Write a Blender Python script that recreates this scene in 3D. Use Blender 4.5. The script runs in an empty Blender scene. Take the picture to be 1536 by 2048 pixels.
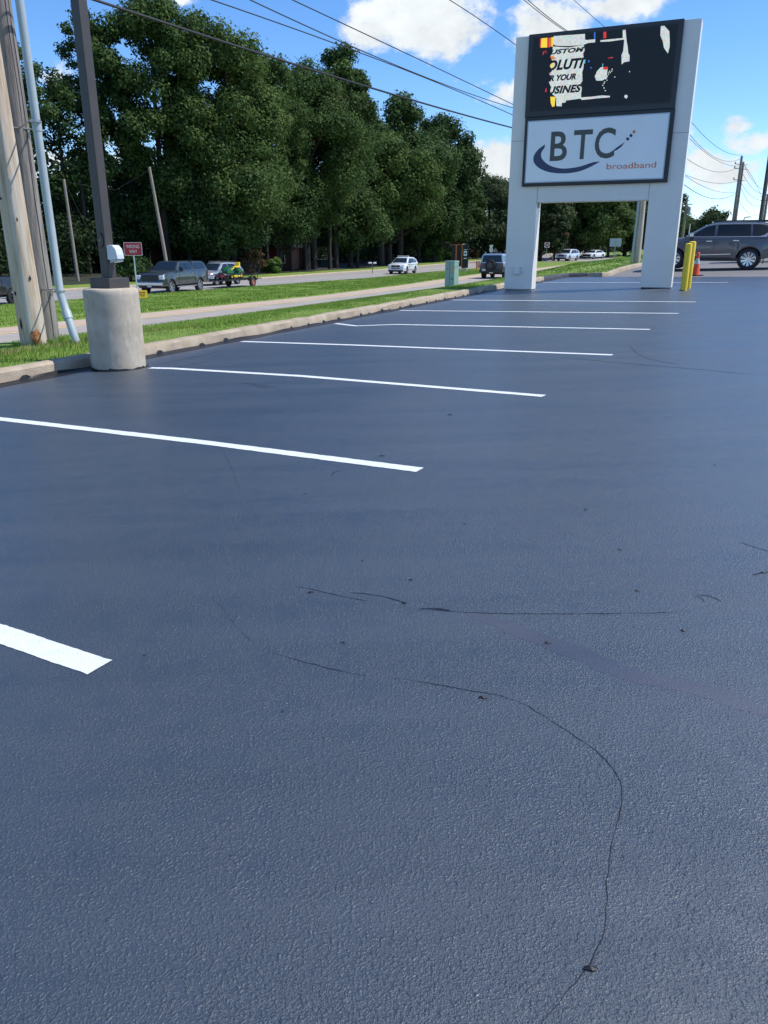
import bpy, bmesh, math, random
import numpy as np
from mathutils import Vector, Matrix, noise
random.seed(7); rng = np.random.default_rng(7)
S = bpy.context.scene; COL = S.collection
R = math.radians
# ---------------------------------------------------------------- camera
f, cx, cy, CH = 1538.0, 768.0, 1024.0, 1.35
TH = math.atan(527/1538.0)
cam = bpy.data.cameras.new('camera'); co = bpy.data.objects.new('camera', cam); COL.objects.link(co)
cam.sensor_fit = 'VERTICAL'; cam.sensor_height = 24; cam.sensor_width = 18
cam.lens = f/2048*24; cam.clip_end = 3000; cam.clip_start = .05
co.location = (0, 0, CH); co.rotation_euler = (math.pi/2-TH, 0, 0)
S.camera = co
S.render.resolution_x = 768; S.render.resolution_y = 1024
S.cycles.max_bounces = 6; S.cycles.diffuse_bounces = 3; S.cycles.transmission_bounces = 3
# ---------------------------------------------------------------- sun and sky
SUN_EL = 57.0; SUN_AZ = R(86)      # clockwise from +Y
sd = Vector((math.sin(SUN_AZ)*math.cos(R(SUN_EL)), math.cos(SUN_AZ)*math.cos(R(SUN_EL)), math.sin(R(SUN_EL))))
sl = bpy.data.lights.new('sun', 'SUN'); sl.energy = 4.0; sl.angle = R(.5); sl.color = (1, .95, .87)
so = bpy.data.objects.new('sun', sl); COL.objects.link(so)
so.rotation_euler = sd.to_track_quat('Z', 'Y').to_euler(); so.location = (30, 0, 60)
S.view_settings.view_transform = 'Standard'; S.view_settings.look = 'None'
S.view_settings.exposure = 0.3; S.view_settings.gamma = 1

def pxray(px, py):      # direction of a sight line, used only to read sizes and places off the photo
    c, s = math.cos(TH), math.sin(TH); a = (px-cx)/f; b = -(py-cy)/f
    return Vector((a, c+b*s, -s+b*c))
def atD(px, py, D): return Vector((0, 0, CH))+pxray(px, py)*D

W = bpy.data.worlds.new('World'); S.world = W; W.use_nodes = True
nt = W.node_tree; N = nt.nodes; Lk = nt.links; N.clear()
def wn(t, **k):
    n = N.new(t)
    for a, b in k.items(): setattr(n, a, b)
    return n
def wm(op, a, b=None, c=None):
    n = wn('ShaderNodeMath', operation=op)
    for i, v in enumerate((a, b, c)):
        if v is None: continue
        if isinstance(v, (int, float)): n.inputs[i].default_value = v
        else: Lk.new(v, n.inputs[i])
    return n.outputs[0]
out = wn('ShaderNodeOutputWorld'); bg = wn('ShaderNodeBackground')
sky = wn('ShaderNodeTexSky', sky_type='NISHITA', sun_disc=False)
sky.sun_elevation = R(SUN_EL); sky.sun_rotation = SUN_AZ; sky.altitude = 1800; sky.air_density = 1.0; sky.dust_density = .15; sky.ozone_density = 2.2
hsv = wn('ShaderNodeHueSaturation'); hsv.inputs['Saturation'].default_value = 1.22; hsv.inputs['Value'].default_value = 1.05
Lk.new(sky.outputs[0], hsv.inputs['Color'])
tc = wn('ShaderNodeTexCoord'); sep = wn('ShaderNodeSeparateXYZ'); Lk.new(tc.outputs['Generated'], sep.inputs[0])
# azimuth (degrees from +Y) and elevation of the looked-at part of the sky
az = wm('MULTIPLY', wm('ARCTAN2', sep.outputs[0], sep.outputs[1]), 57.2958)
el = wm('MULTIPLY', wm('ARCSINE', sep.outputs[2]), 57.2958)
def wnoise(scale, det, rough=.55, zs=1.0, off=0.0):
    mp = wn('ShaderNodeMapping'); mp.inputs['Scale'].default_value = (1, 1, zs); mp.inputs['Location'].default_value = (off, off, off)
    Lk.new(tc.outputs['Generated'], mp.inputs[0])
    n = wn('ShaderNodeTexNoise'); n.inputs['Scale'].default_value = scale; n.inputs['Detail'].default_value = det
    n.inputs['Roughness'].default_value = rough; Lk.new(mp.outputs[0], n.inputs['Vector']); return n.outputs['Fac']
n1 = wnoise(11, 8, .62, 1.5); n2 = wnoise(38, 6, .6, 1.3, 3.1); n3 = wnoise(6, 3, .5, 1.5, 7.7)
# cumulus banks: azimuth, elevation, half width, half height (degrees), fullness
def azel(px, py):
    r = pxray(px, py); return math.degrees(math.atan2(r.x, r.y)), math.degrees(math.asin(r.z/r.length))
clouds = []
for px, py, hw, hh, w in [(768, 40, 62, 44, .95), (870, 55, 88, 50, 1.), (955, 48, 66, 38, .9), (860, 92, 70, 20, .8),
        (1075, 50, 80, 42, .9), (1130, 0, 50, 24, .7), (1262, 8, 66, 24, .9), (945, 162, 44, 20, .62), (1005, 190, 44, 22, .68), (985, 325, 62, 38, 1.),
        (925, 345, 40, 30, .8), (1430, 350, 58, 30, .85), (1390, 330, 30, 24, .8), (1508, 284, 42, 18, .85), (1478, 252, 28, 16, .72),
        (1525, 330, 34, 16, .6), (1420, 400, 70, 12, .5), (365, 0, 38, 10, .75), (110, 150, 40, 30, .6), (150, 290, 120, 50, .5),
        (270, 345, 90, 40, .7), (60, 330, 80, 60, .6), (640, 30, 40, 20, .25), (1330, 300, 60, 40, .6), (1200, 330, 100, 40, .7), (820, 300, 90, 40, .5)]:
    a, e = azel(px, py); clouds.append((a, e, hw/25.5, hh/25.5, w))
for k in range(10):     # the rest of the sky, behind the camera and to the sides
    a = random.uniform(40, 320); e = random.uniform(8, 60); clouds.append((a if a < 180 else a-360, e, random.uniform(12, 22), random.uniform(4, 9), random.uniform(.5, .9)))
acc = None
for a, e, hw, hh, w in clouds:
    da = wm('SUBTRACT', az, a); de = wm('SUBTRACT', el, e)
    q = wm('ADD', wm('POWER', wm('DIVIDE', wm('ABSOLUTE', da), hw/ max(.3, math.cos(R(e)))), 2.), wm('POWER', wm('DIVIDE', wm('ABSOLUTE', de), hh), 2.))
    g = wm('MULTIPLY', wm('MAXIMUM', wm('SUBTRACT', 1.0, wm('MULTIPLY', q, .42)), 0.0), w)
    acc = g if acc is None else wm('MAXIMUM', acc, g)
dn = wm('ADD', acc, wm('MULTIPLY', wm('SUBTRACT', n1, .5), 1.9)); dn = wm('ADD', dn, wm('MULTIPLY', wm('SUBTRACT', n2, .5), .65))
mr = wn('ShaderNodeMapRange', interpolation_type='SMOOTHSTEP'); Lk.new(dn, mr.inputs[0]); mr.inputs[1].default_value = .44; mr.inputs[2].default_value = .80
mask = wm('MULTIPLY', mr.outputs[0], wm('MINIMUM', wm('MULTIPLY', acc, 3.0), 1.0))
cr = wn('ShaderNodeMapRange'); Lk.new(wm('ADD', wm('MULTIPLY', n3, .7), wm('MULTIPLY', n2, .5)), cr.inputs[0])
cr.inputs[1].default_value = .35; cr.inputs[2].default_value = .8; cr.inputs[3].default_value = 3.9; cr.inputs[4].default_value = 5.9
ccol = wn('ShaderNodeCombineColor'); Lk.new(wm('MULTIPLY', cr.outputs[0], .93), ccol.inputs[0]); Lk.new(wm('MULTIPLY', cr.outputs[0], .985), ccol.inputs[1]); Lk.new(wm('MULTIPLY', cr.outputs[0], 1.02), ccol.inputs[2])
mx = wn('ShaderNodeMix', data_type='RGBA'); Lk.new(mask, mx.inputs[0]); tn = wn('ShaderNodeMix', data_type='RGBA', blend_type='MULTIPLY'); tn.inputs[0].default_value = 1; Lk.new(hsv.outputs[0], tn.inputs[6]); tn.inputs[7].default_value = (.92, .97, 1.07, 1); Lk.new(tn.outputs[2], mx.inputs[6]); Lk.new(ccol.outputs[0], mx.inputs[7])
Lk.new(mx.outputs[2], bg.inputs[0]); bg.inputs[1].default_value = .15; Lk.new(bg.outputs[0], out.inputs[0])

# ---------------------------------------------------------------- materials
def mat(name, col, rough=.6, metal=0., spec=.5, var=0., vscale=5., bump=0., bscale=20., emit=0., coat=0., stretch=(1, 1, 1), col2=None, det=5., coords='Object', trans=0.):
    m = bpy.data.materials.new(name); m.use_nodes = True; t = m.node_tree; b = t.nodes['Principled BSDF']
    b.inputs['Base Color'].default_value = (*col, 1); b.inputs['Roughness'].default_value = rough; b.inputs['Metallic'].default_value = metal
    b.inputs['Specular IOR Level'].default_value = spec; b.inputs['Coat Weight'].default_value = coat; b.inputs['Coat Roughness'].default_value = .04
    if trans: b.inputs['Transmission Weight'].default_value = trans
    if var or bump or col2:
        c = t.nodes.new('ShaderNodeTexCoord'); mp = t.nodes.new('ShaderNodeMapping'); mp.inputs['Scale'].default_value = stretch
        t.links.new(c.outputs[coords], mp.inputs[0])
    if var or col2:
        n = t.nodes.new('ShaderNodeTexNoise'); n.inputs['Scale'].default_value = vscale; n.inputs['Detail'].default_value = det; n.inputs['Roughness'].default_value = .62
        t.links.new(mp.outputs[0], n.inputs['Vector'])
        r = t.nodes.new('ShaderNodeValToRGB'); r.color_ramp.elements[0].position = .34; r.color_ramp.elements[1].position = .66
        c2 = col2 if col2 else tuple(min(1, v*(1+var)) for v in col); c1 = col if col2 else tuple(v*(1-var) for v in col)
        r.color_ramp.elements[0].color = (*c1, 1); r.color_ramp.elements[1].color = (*c2, 1)
        t.links.new(n.outputs['Fac'], r.inputs[0]); t.links.new(r.outputs[0], b.inputs['Base Color'])
    if bump:
        n2 = t.nodes.new('ShaderNodeTexNoise'); n2.inputs['Scale'].default_value = bscale; n2.inputs['Detail'].default_value = 4
        t.links.new(mp.outputs[0], n2.inputs['Vector'])
        bp = t.nodes.new('ShaderNodeBump'); bp.inputs['Strength'].default_value = bump; bp.inputs['Distance'].default_value = .02
        t.links.new(n2.outputs['Fac'], bp.inputs['Height']); t.links.new(bp.outputs[0], b.inputs['Normal'])
    if emit: b.inputs['Emission Color'].default_value = (*col, 1); b.inputs['Emission Strength'].default_value = emit
    return m
def nd(m, t, **k):
    n = m.node_tree.nodes.new(t)
    for a, b in k.items(): setattr(n, a, b)
    return n
def lnk(m, a, b): m.node_tree.links.new(a, b)

M = {}
# fresh sealer: lumpy black coat, semi gloss, with faint broom marks and duller areas
m = mat('fresh_sealcoat', (.03, .045, .08), rough=.5, spec=1.0); M['seal'] = m; b = m.node_tree.nodes['Principled BSDF']
tcn = nd(m, 'ShaderNodeTexCoord')
def nz(scale, det=3., rough=.5, vec=None, stretch=None, lac=2.):
    n = nd(m, 'ShaderNodeTexNoise'); n.inputs['Scale'].default_value = scale; n.inputs['Detail'].default_value = det; n.inputs['Roughness'].default_value = rough
    mp = nd(m, 'ShaderNodeMapping'); lnk(m, tcn.outputs['Object'], mp.inputs[0])
    if stretch: mp.inputs['Scale'].default_value = stretch[0]; mp.inputs['Rotation'].default_value = (0, 0, stretch[1])
    lnk(m, mp.outputs[0], n.inputs['Vector']); return n.outputs['Fac']
def mm(op, a, b_=None, c=None):
    n = nd(m, 'ShaderNodeMath', operation=op)
    for i, v in enumerate((a, b_, c)):
        if v is None: continue
        if isinstance(v, (int, float)): n.inputs[i].default_value = v
        else: lnk(m, v, n.inputs[i])
    return n.outputs[0]
def mrange(v, a, b_, c, d_):
    n = nd(m, 'ShaderNodeMapRange', interpolation_type='SMOOTHSTEP'); lnk(m, v, n.inputs[0])
    for i, q in enumerate((a, b_, c, d_)): n.inputs[i+1].default_value = q
    return n.outputs[0]
lump = mrange(nz(125, 2., .5), .47, .75, 0, 1); lump2 = mrange(nz(260, 2., .55), .42, .72, 0, .45); big = nz(1.1, 4., .6); mid = nz(9, 3., .55)
amt = mrange(mid, .3, .6, .6, 1.1)
lump3 = mrange(nz(62, 2., .5), .62, .78, 0, 1.3); h = mm('MULTIPLY', mm('ADD', mm('ADD', lump, lump2), lump3), amt); h = mm('ADD', h, mm('MULTIPLY', big, 1.5))
bp = nd(m, 'ShaderNodeBump'); bp.inputs['Strength'].default_value = .8; bp.inputs['Distance'].default_value = .0030; lnk(m, h, bp.inputs['Height']); lnk(m, bp.outputs[0], b.inputs['Normal'])
broom = nz(.9, 5., .65, stretch=((.35, 3.0, 1), R(-28)))
lnk(m, mrange(mm('ADD', mm('MULTIPLY', big, .5), mm('MULTIPLY', broom, .5)), .35, .65, .42, .56), b.inputs['Roughness'])
cr_ = nd(m, 'ShaderNodeValToRGB'); cr_.color_ramp.elements[0].position = .35; cr_.color_ramp.elements[0].color = (.018, .030, .045, 1)
cr_.color_ramp.elements[1].position = .7; cr_.color_ramp.elements[1].color = (.029, .043, .061, 1); lnk(m, broom, cr_.inputs[0]); lnk(m, cr_.outputs[0], b.inputs['Base Color']); b.inputs['Coat Weight'].default_value = .55; b.inputs['Coat Roughness'].default_value = .38; b.inputs['Coat IOR'].default_value = 1.6
M['tarband'] = M['seal'].copy(); M['tarband'].name = 'brushed_tar_band'
for n_ in M['tarband'].node_tree.nodes:
    if n_.type == 'VALTORGB': n_.color_ramp.elements[0].color = (.034, .036, .050, 1); n_.color_ramp.elements[1].color = (.044, .045, .060, 1)
    if n_.type == 'BUMP': n_.inputs['Strength'].default_value = .3
M['crack'] = mat('tar_crack', (.006, .007, .010), .45)
M['paint'] = mat('white_line_paint', (.66, .70, .70), .6, col2=(.76, .79, .79), vscale=22, bump=.3, bscale=140)
M['oldasphalt'] = mat('worn_asphalt', (.15, .145, .15), .85, col2=(.20, .19, .19), vscale=.7, bump=.3, bscale=60, stretch=(.3, 1.6, 1))
M['road'] = mat('grey_road', (.27, .255, .24), .85, col2=(.33, .31, .29), vscale=.8, bump=.2, bscale=60)
M['road2'] = mat('tan_grey_road', (.31, .28, .245), .85, col2=(.38, .345, .305), vscale=.8, bump=.2, bscale=60)
M['gutter'] = mat('tan_concrete_gutter', (.44, .33, .245), .85, col2=(.50, .39, .30), vscale=1.5, bump=.2, bscale=40)
M['yellow'] = mat('yellow_lane_paint', (.75, .52, .20), .6, var=.12, vscale=3)
def concrete(name, c1, c2, streak=False):
    m = mat(name, c1, .85, col2=c2, vscale=3.5, bump=.45, bscale=55, det=9, stretch=(1, 1, .35) if streak else (1, 1, 1))
    return m
M['curb'] = concrete('weathered_concrete_kerb', (.31, .25, .18), (.46, .38, .285))
M['base'] = concrete('lamp_base_concrete', (.38, .32, .245), (.52, .45, .355), False); M['base'].node_tree.nodes['Bump'].inputs['Strength'].default_value = .12
m = M['base']; tcn = nd(m, 'ShaderNodeTexCoord'); b = m.node_tree.nodes['Principled BSDF']; old = b.inputs['Base Color'].links[0].from_socket
st1 = mrange(nz(5.5, 7., .7, stretch=((1, 1, .22), 0)), .56, .64, 0, .55); st2 = mrange(nz(90, 3., .6), .60, .72, 0, .5); st3 = mrange(nz(4, 6., .7, stretch=((1, 1, .3), 1.)), .58, .70, 0, .45)
ma = nd(m, 'ShaderNodeMix', data_type='RGBA'); lnk(m, st1, ma.inputs[0]); lnk(m, old, ma.inputs[6]); ma.inputs[7].default_value = (.62, .57, .48, 1)
mb_ = nd(m, 'ShaderNodeMix', data_type='RGBA'); lnk(m, mm('MAXIMUM', st2, st3), mb_.inputs[0]); lnk(m, ma.outputs[2], mb_.inputs[6]); mb_.inputs[7].default_value = (.25, .21, .16, 1); lnk(m, mb_.outputs[2], b.inputs['Base Color'])
def grassmat(name, a, bcol, c, sc=1.2):
    m = mat(name, a, .75, spec=.2); t = m.node_tree; bs = t.nodes['Principled BSDF']
    tc_ = nd(m, 'ShaderNodeNewGeometry'); n = nd(m, 'ShaderNodeTexNoise'); n.inputs['Scale'].default_value = sc; n.inputs['Detail'].default_value = 6; n.inputs['Roughness'].default_value = .7
    lnk(m, tc_.outputs['Position'], n.inputs['Vector'])
    r = nd(m, 'ShaderNodeValToRGB'); r.color_ramp.elements[0].position = .33; r.color_ramp.elements[0].color = (*a, 1)
    r.color_ramp.elements[1].position = .70; r.color_ramp.elements[1].color = (*c, 1); e = r.color_ramp.elements.new(.52); e.color = (*bcol, 1)
    lnk(m, n.outputs['Fac'], r.inputs[0]); lnk(m, r.outputs[0], bs.inputs['Base Color']); return m
M['turf'] = grassmat('mown_turf', (.12, .19, .03), (.17, .25, .045), (.24, .30, .08))
M['blade'] = grassmat('grass_blades', (.15, .25, .035), (.22, .34, .055), (.34, .40, .11))
M['drygrass'] = grassmat('dry_grass', (.25, .24, .08), (.33, .29, .12), (.42, .36, .18))
M['ground'] = grassmat('rough_ground', (.05, .085, .02), (.07, .11, .03), (.12, .12, .05), .3)
M['litter'] = mat('leaf_litter_painted_shade', (.014, .020, .009), .95, col2=(.028, .032, .014), vscale=.6)  # wood floor litter, near black: the canopy's shade is painted into its colour
def woodmat(name, a, bcol, c):
    m = mat(name, a, .85, spec=.2); t = m.node_tree; bs = t.nodes['Principled BSDF']
    tc_ = nd(m, 'ShaderNodeTexCoord'); mp = nd(m, 'ShaderNodeMapping'); mp.inputs['Scale'].default_value = (9, 9, .55); lnk(m, tc_.outputs['Object'], mp.inputs[0])
    n = nd(m, 'ShaderNodeTexNoise'); n.inputs['Scale'].default_value = 1.6; n.inputs['Detail'].default_value = 8; n.inputs['Roughness'].default_value = .66; lnk(m, mp.outputs[0], n.inputs['Vector'])
    r = nd(m, 'ShaderNodeValToRGB'); r.color_ramp.elements[0].position = .36; r.color_ramp.elements[0].color = (*a, 1)
    r.color_ramp.elements[1].position = .62; r.color_ramp.elements[1].color = (*c, 1); e = r.color_ramp.elements.new(.47); e.color = (*bcol, 1)
    lnk(m, n.outputs['Fac'], r.inputs[0]); lnk(m, r.outputs[0], bs.inputs['Base Color'])
    mp2 = nd(m, 'ShaderNodeMapping'); mp2.inputs['Scale'].default_value = (40, 40, 1.2); lnk(m, tc_.outputs['Object'], mp2.inputs[0])
    n2_ = nd(m, 'ShaderNodeTexNoise'); n2_.inputs['Scale'].default_value = 1.2; n2_.inputs['Detail'].default_value = 5; lnk(m, mp2.outputs[0], n2_.inputs['Vector'])
    bp_ = nd(m, 'ShaderNodeBump'); bp_.inputs['Strength'].default_value = .35; bp_.inputs['Distance'].default_value = .012; lnk(m, n2_.outputs['Fac'], bp_.inputs['Height']); lnk(m, bp_.outputs[0], bs.inputs['Normal'])
    return m
M['wood_tan'] = woodmat('tan_pole_wood', (.36, .27, .19), (.52, .41, .31), (.58, .53, .47))
M['wood_grey'] = woodmat('grey_pole_wood', (.13, .115, .105), (.24, .22, .21), (.34, .31, .28))
M['wood_far'] = mat('far_pole_wood', (.26, .22, .18), .85, var=.25, vscale=2, stretch=(6, 6, .4))
M['rot'] = mat('rotten_wood', (.22, .07, .03), .9, col2=(.50, .24, .10), vscale=18)
M['knot'] = mat('dark_knot', (.035, .025, .022), .9)
M['conduit'] = mat('grey_conduit', (.38, .44, .46), .45, var=.08, vscale=2)
M['steel'] = mat('galvanised_steel', (.40, .40, .39), .4, .8, var=.2, vscale=12)
M['bronze'] = mat('bronze_pole_paint', (.058, .050, .046), .5, var=.08, vscale=4)
M['box'] = mat('white_box_plastic', (.62, .66, .68), .35)
M['glass'] = mat('smoky_glass', (.012, .02, .03), .06, spec=.45, coat=0)
M['clear'] = mat('clear_cover', (.45, .5, .52), .1)
M['signwhite'] = mat('sign_column_panel', (.80, .765, .71), .38, var=.02, vscale=1.2, bump=.05, bscale=3)
M['signgrey'] = mat('sign_column_side', (.66, .63, .56), .45)
M['black'] = mat('black_cabinet', (.012, .013, .016), .35)
M['frame2'] = mat('charcoal_frame', (.03, .032, .037), .4)
M['panel'] = mat('white_acrylic', (.86, .87, .88), .18, spec=.5, coat=.3, var=.02, vscale=1.5)
M['btc'] = mat('olive_grey_vinyl', (.075, .078, .072), .35)
M['navy'] = mat('navy_vinyl', (.015, .035, .11), .3)
M['orange_v'] = mat('orange_vinyl', (.75, .20, .09), .4)
M['seam'] = mat('panel_seam', (.18, .19, .19), .7)
M['led'] = mat('led_black_face', (.008, .010, .014), .5)
def ledm(name, col, e, noise_=True):
    m = mat(name, col, .6); bs = m.node_tree.nodes['Principled BSDF']; bs.inputs['Base Color'].default_value = (.02, .02, .02, 1)
    bs.inputs['Emission Strength'].default_value = e
    if noise_:
        t_ = nd(m, 'ShaderNodeTexCoord'); v = nd(m, 'ShaderNodeTexVoronoi'); v.inputs['Scale'].default_value = 38; lnk(m, t_.outputs['Object'], v.inputs['Vector'])
        mx_ = nd(m, 'ShaderNodeMix', data_type='RGBA'); mx_.inputs[0].default_value = .28; mx_.inputs[6].default_value = (*col, 1); lnk(m, v.outputs['Color'], mx_.inputs[7]); lnk(m, mx_.outputs[2], bs.inputs['Emission Color'])
    else: bs.inputs['Emission Color'].default_value = (*col, 1)
    return m
M['lw'] = ledm('lit_white_pixels', (.52, .60, .60), .95); M['ly'] = ledm('lit_yellow_pixels', (.95, .70, .05), .8, False); M['lr'] = ledm('lit_red_pixels', (.75, .04, .03), .7, False)
M['lo'] = ledm('lit_orange_pixels', (.85, .25, .05), .7, False); M['lb'] = ledm('lit_blue_pixels', (.05, .15, .7), .8, False); M['lc'] = ledm('lit_cyan_pixels', (.15, .65, .75), .7, False)
M['ylw'] = mat('yellow_bollard_sleeve', (.88, .60, .02), .42, var=.05, vscale=4)
M['cone'] = mat('orange_cone_plastic', (.85, .085, .02), .5)
M['band'] = mat('grey_reflective_band', (.48, .53, .53), .4)
M['rubber'] = mat('black_rubber', (.016, .016, .017), .75)
M['trim'] = mat('black_trim', (.012, .012, .014), .45)
M['chrome'] = mat('bright_alloy', (.62, .63, .65), .25, .9)
M['alloyd'] = mat('dark_alloy', (.06, .06, .065), .35, .7)
M['lampglass'] = mat('headlight_lens', (.65, .68, .70), .12, coat=.5)
M['amber'] = mat('amber_lens', (.6, .22, .08), .2)
M['redlens'] = mat('red_lens', (.42, .02, .03), .2)
M['plate'] = mat('plate_white', (.55, .56, .56), .5)
def paint(name, c, metal=.4): M[name] = mat(name, c, .32, metal, coat=.8)
paint('slate_paint', (.045, .054, .055)); paint('graphite_paint', (.14, .135, .14)); paint('white_paint', (.72, .74, .76), 0.); paint('silver_paint', (.42, .45, .48), .5)
paint('blue_paint', (.025, .05, .085), .3); paint('black_paint', (.018, .019, .022), .2)
M['mowergreen'] = mat('mower_green', (.012, .115, .038), .4, coat=.4); M['moweryellow'] = mat('mower_yellow', (.85, .60, .02), .45)
M['rust'] = mat('rusty_orange_rim', (.42, .17, .09), .7, var=.2, vscale=20)
M['reddark'] = mat('dark_red_plastic', (.25, .02, .04), .4)
M['cabgreen'] = mat('pale_green_cabinet', (.26, .40, .35), .5, var=.05, vscale=3)
M['signred'] = mat('red_sign_sheeting', (.42, .018, .035), .45); M['signw'] = mat('white_sign_sheeting', (.78, .80, .80), .45); M['signback'] = mat('bare_sign_back', (.45, .48, .50), .5, .3)
M['signyellow'] = mat('yellow_yard_sign', (.85, .52, .04), .5); M['ink'] = mat('black_ink', (.01, .01, .01), .6)
M['postgal'] = mat('galvanised_post', (.42, .45, .44), .5, .4); M['postwhite'] = mat('white_post', (.70, .74, .72), .5)
M['orangepaint'] = mat('orange_machine_paint', (.50, .13, .035), .6); M['cream'] = mat('cream_plastic', (.65, .55, .38), .6)
M['brick'] = mat('dark_red_brick', (.12, .05, .035), .9, var=.25, vscale=25, stretch=(1, 1, 3)); M['roof'] = mat('grey_shingle', (.19, .195, .21), .9, var=.2, vscale=12)
M['bark'] = mat('dark_bark', (.035, .029, .024), .95, var=.35, vscale=3, stretch=(4, 4, .6), bump=.6, bscale=6)
M['wire'] = mat('black_wire', (.025, .025, .03), .6); M['ins'] = mat('grey_insulator', (.3, .3, .31), .5)
def leafm(name, a, c, sc=.55, spec=.14):
    m = mat(name, a, .7, spec=spec); t = m.node_tree; bs = t.nodes['Principled BSDF']
    g = nd(m, 'ShaderNodeNewGeometry'); n = nd(m, 'ShaderNodeTexNoise'); n.inputs['Scale'].default_value = sc; n.inputs['Detail'].default_value = 5; lnk(m, g.outputs['Position'], n.inputs['Vector'])
    oi = nd(m, 'ShaderNodeObjectInfo'); ad = nd(m, 'ShaderNodeMath', operation='MULTIPLY_ADD'); lnk(m, oi.outputs['Random'], ad.inputs[0]); ad.inputs[1].default_value = .22; lnk(m, n.outputs['Fac'], ad.inputs[2])
    r = nd(m, 'ShaderNodeValToRGB'); r.color_ramp.elements[0].position = .40; r.color_ramp.elements[0].color = (*a, 1); r.color_ramp.elements[1].position = .78; r.color_ramp.elements[1].color = (*c, 1)
    lnk(m, ad.outputs[0], r.inputs[0]); lnk(m, r.outputs[0], bs.inputs['Base Color'])
    tr = nd(m, 'ShaderNodeBsdfTranslucent'); lnk(m, r.outputs[0], tr.inputs[0]); ms = nd(m, 'ShaderNodeMixShader'); ms.inputs[0].default_value = .28
    lnk(m, bs.outputs[0], ms.inputs[1]); lnk(m, tr.outputs[0], ms.inputs[2]); lnk(m, ms.outputs[0], t.nodes['Material Output'].inputs[0]); return m
M['leaf'] = leafm('oak_leaves', (.048, .092, .025), (.100, .158, .042)); M['leafd'] = leafm('dark_leaves', (.034, .072, .022), (.070, .118, .034)); M['leaff'] = leafm('far_leaves', (.040, .068, .030), (.085, .115, .045), .2)
M['leafu'] = leafm('painted_shade_leaves', (.014, .030, .012), (.032, .055, .018)); M['leafr'] = leafm('reddish_leaves', (.075, .055, .03), (.13, .085, .045)); M['leaflight'] = leafm('light_leaves', (.055, .11, .025), (.12, .18, .04))  # leafu: undergrowth green darkened to paint in the shade under the crowns

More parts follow.
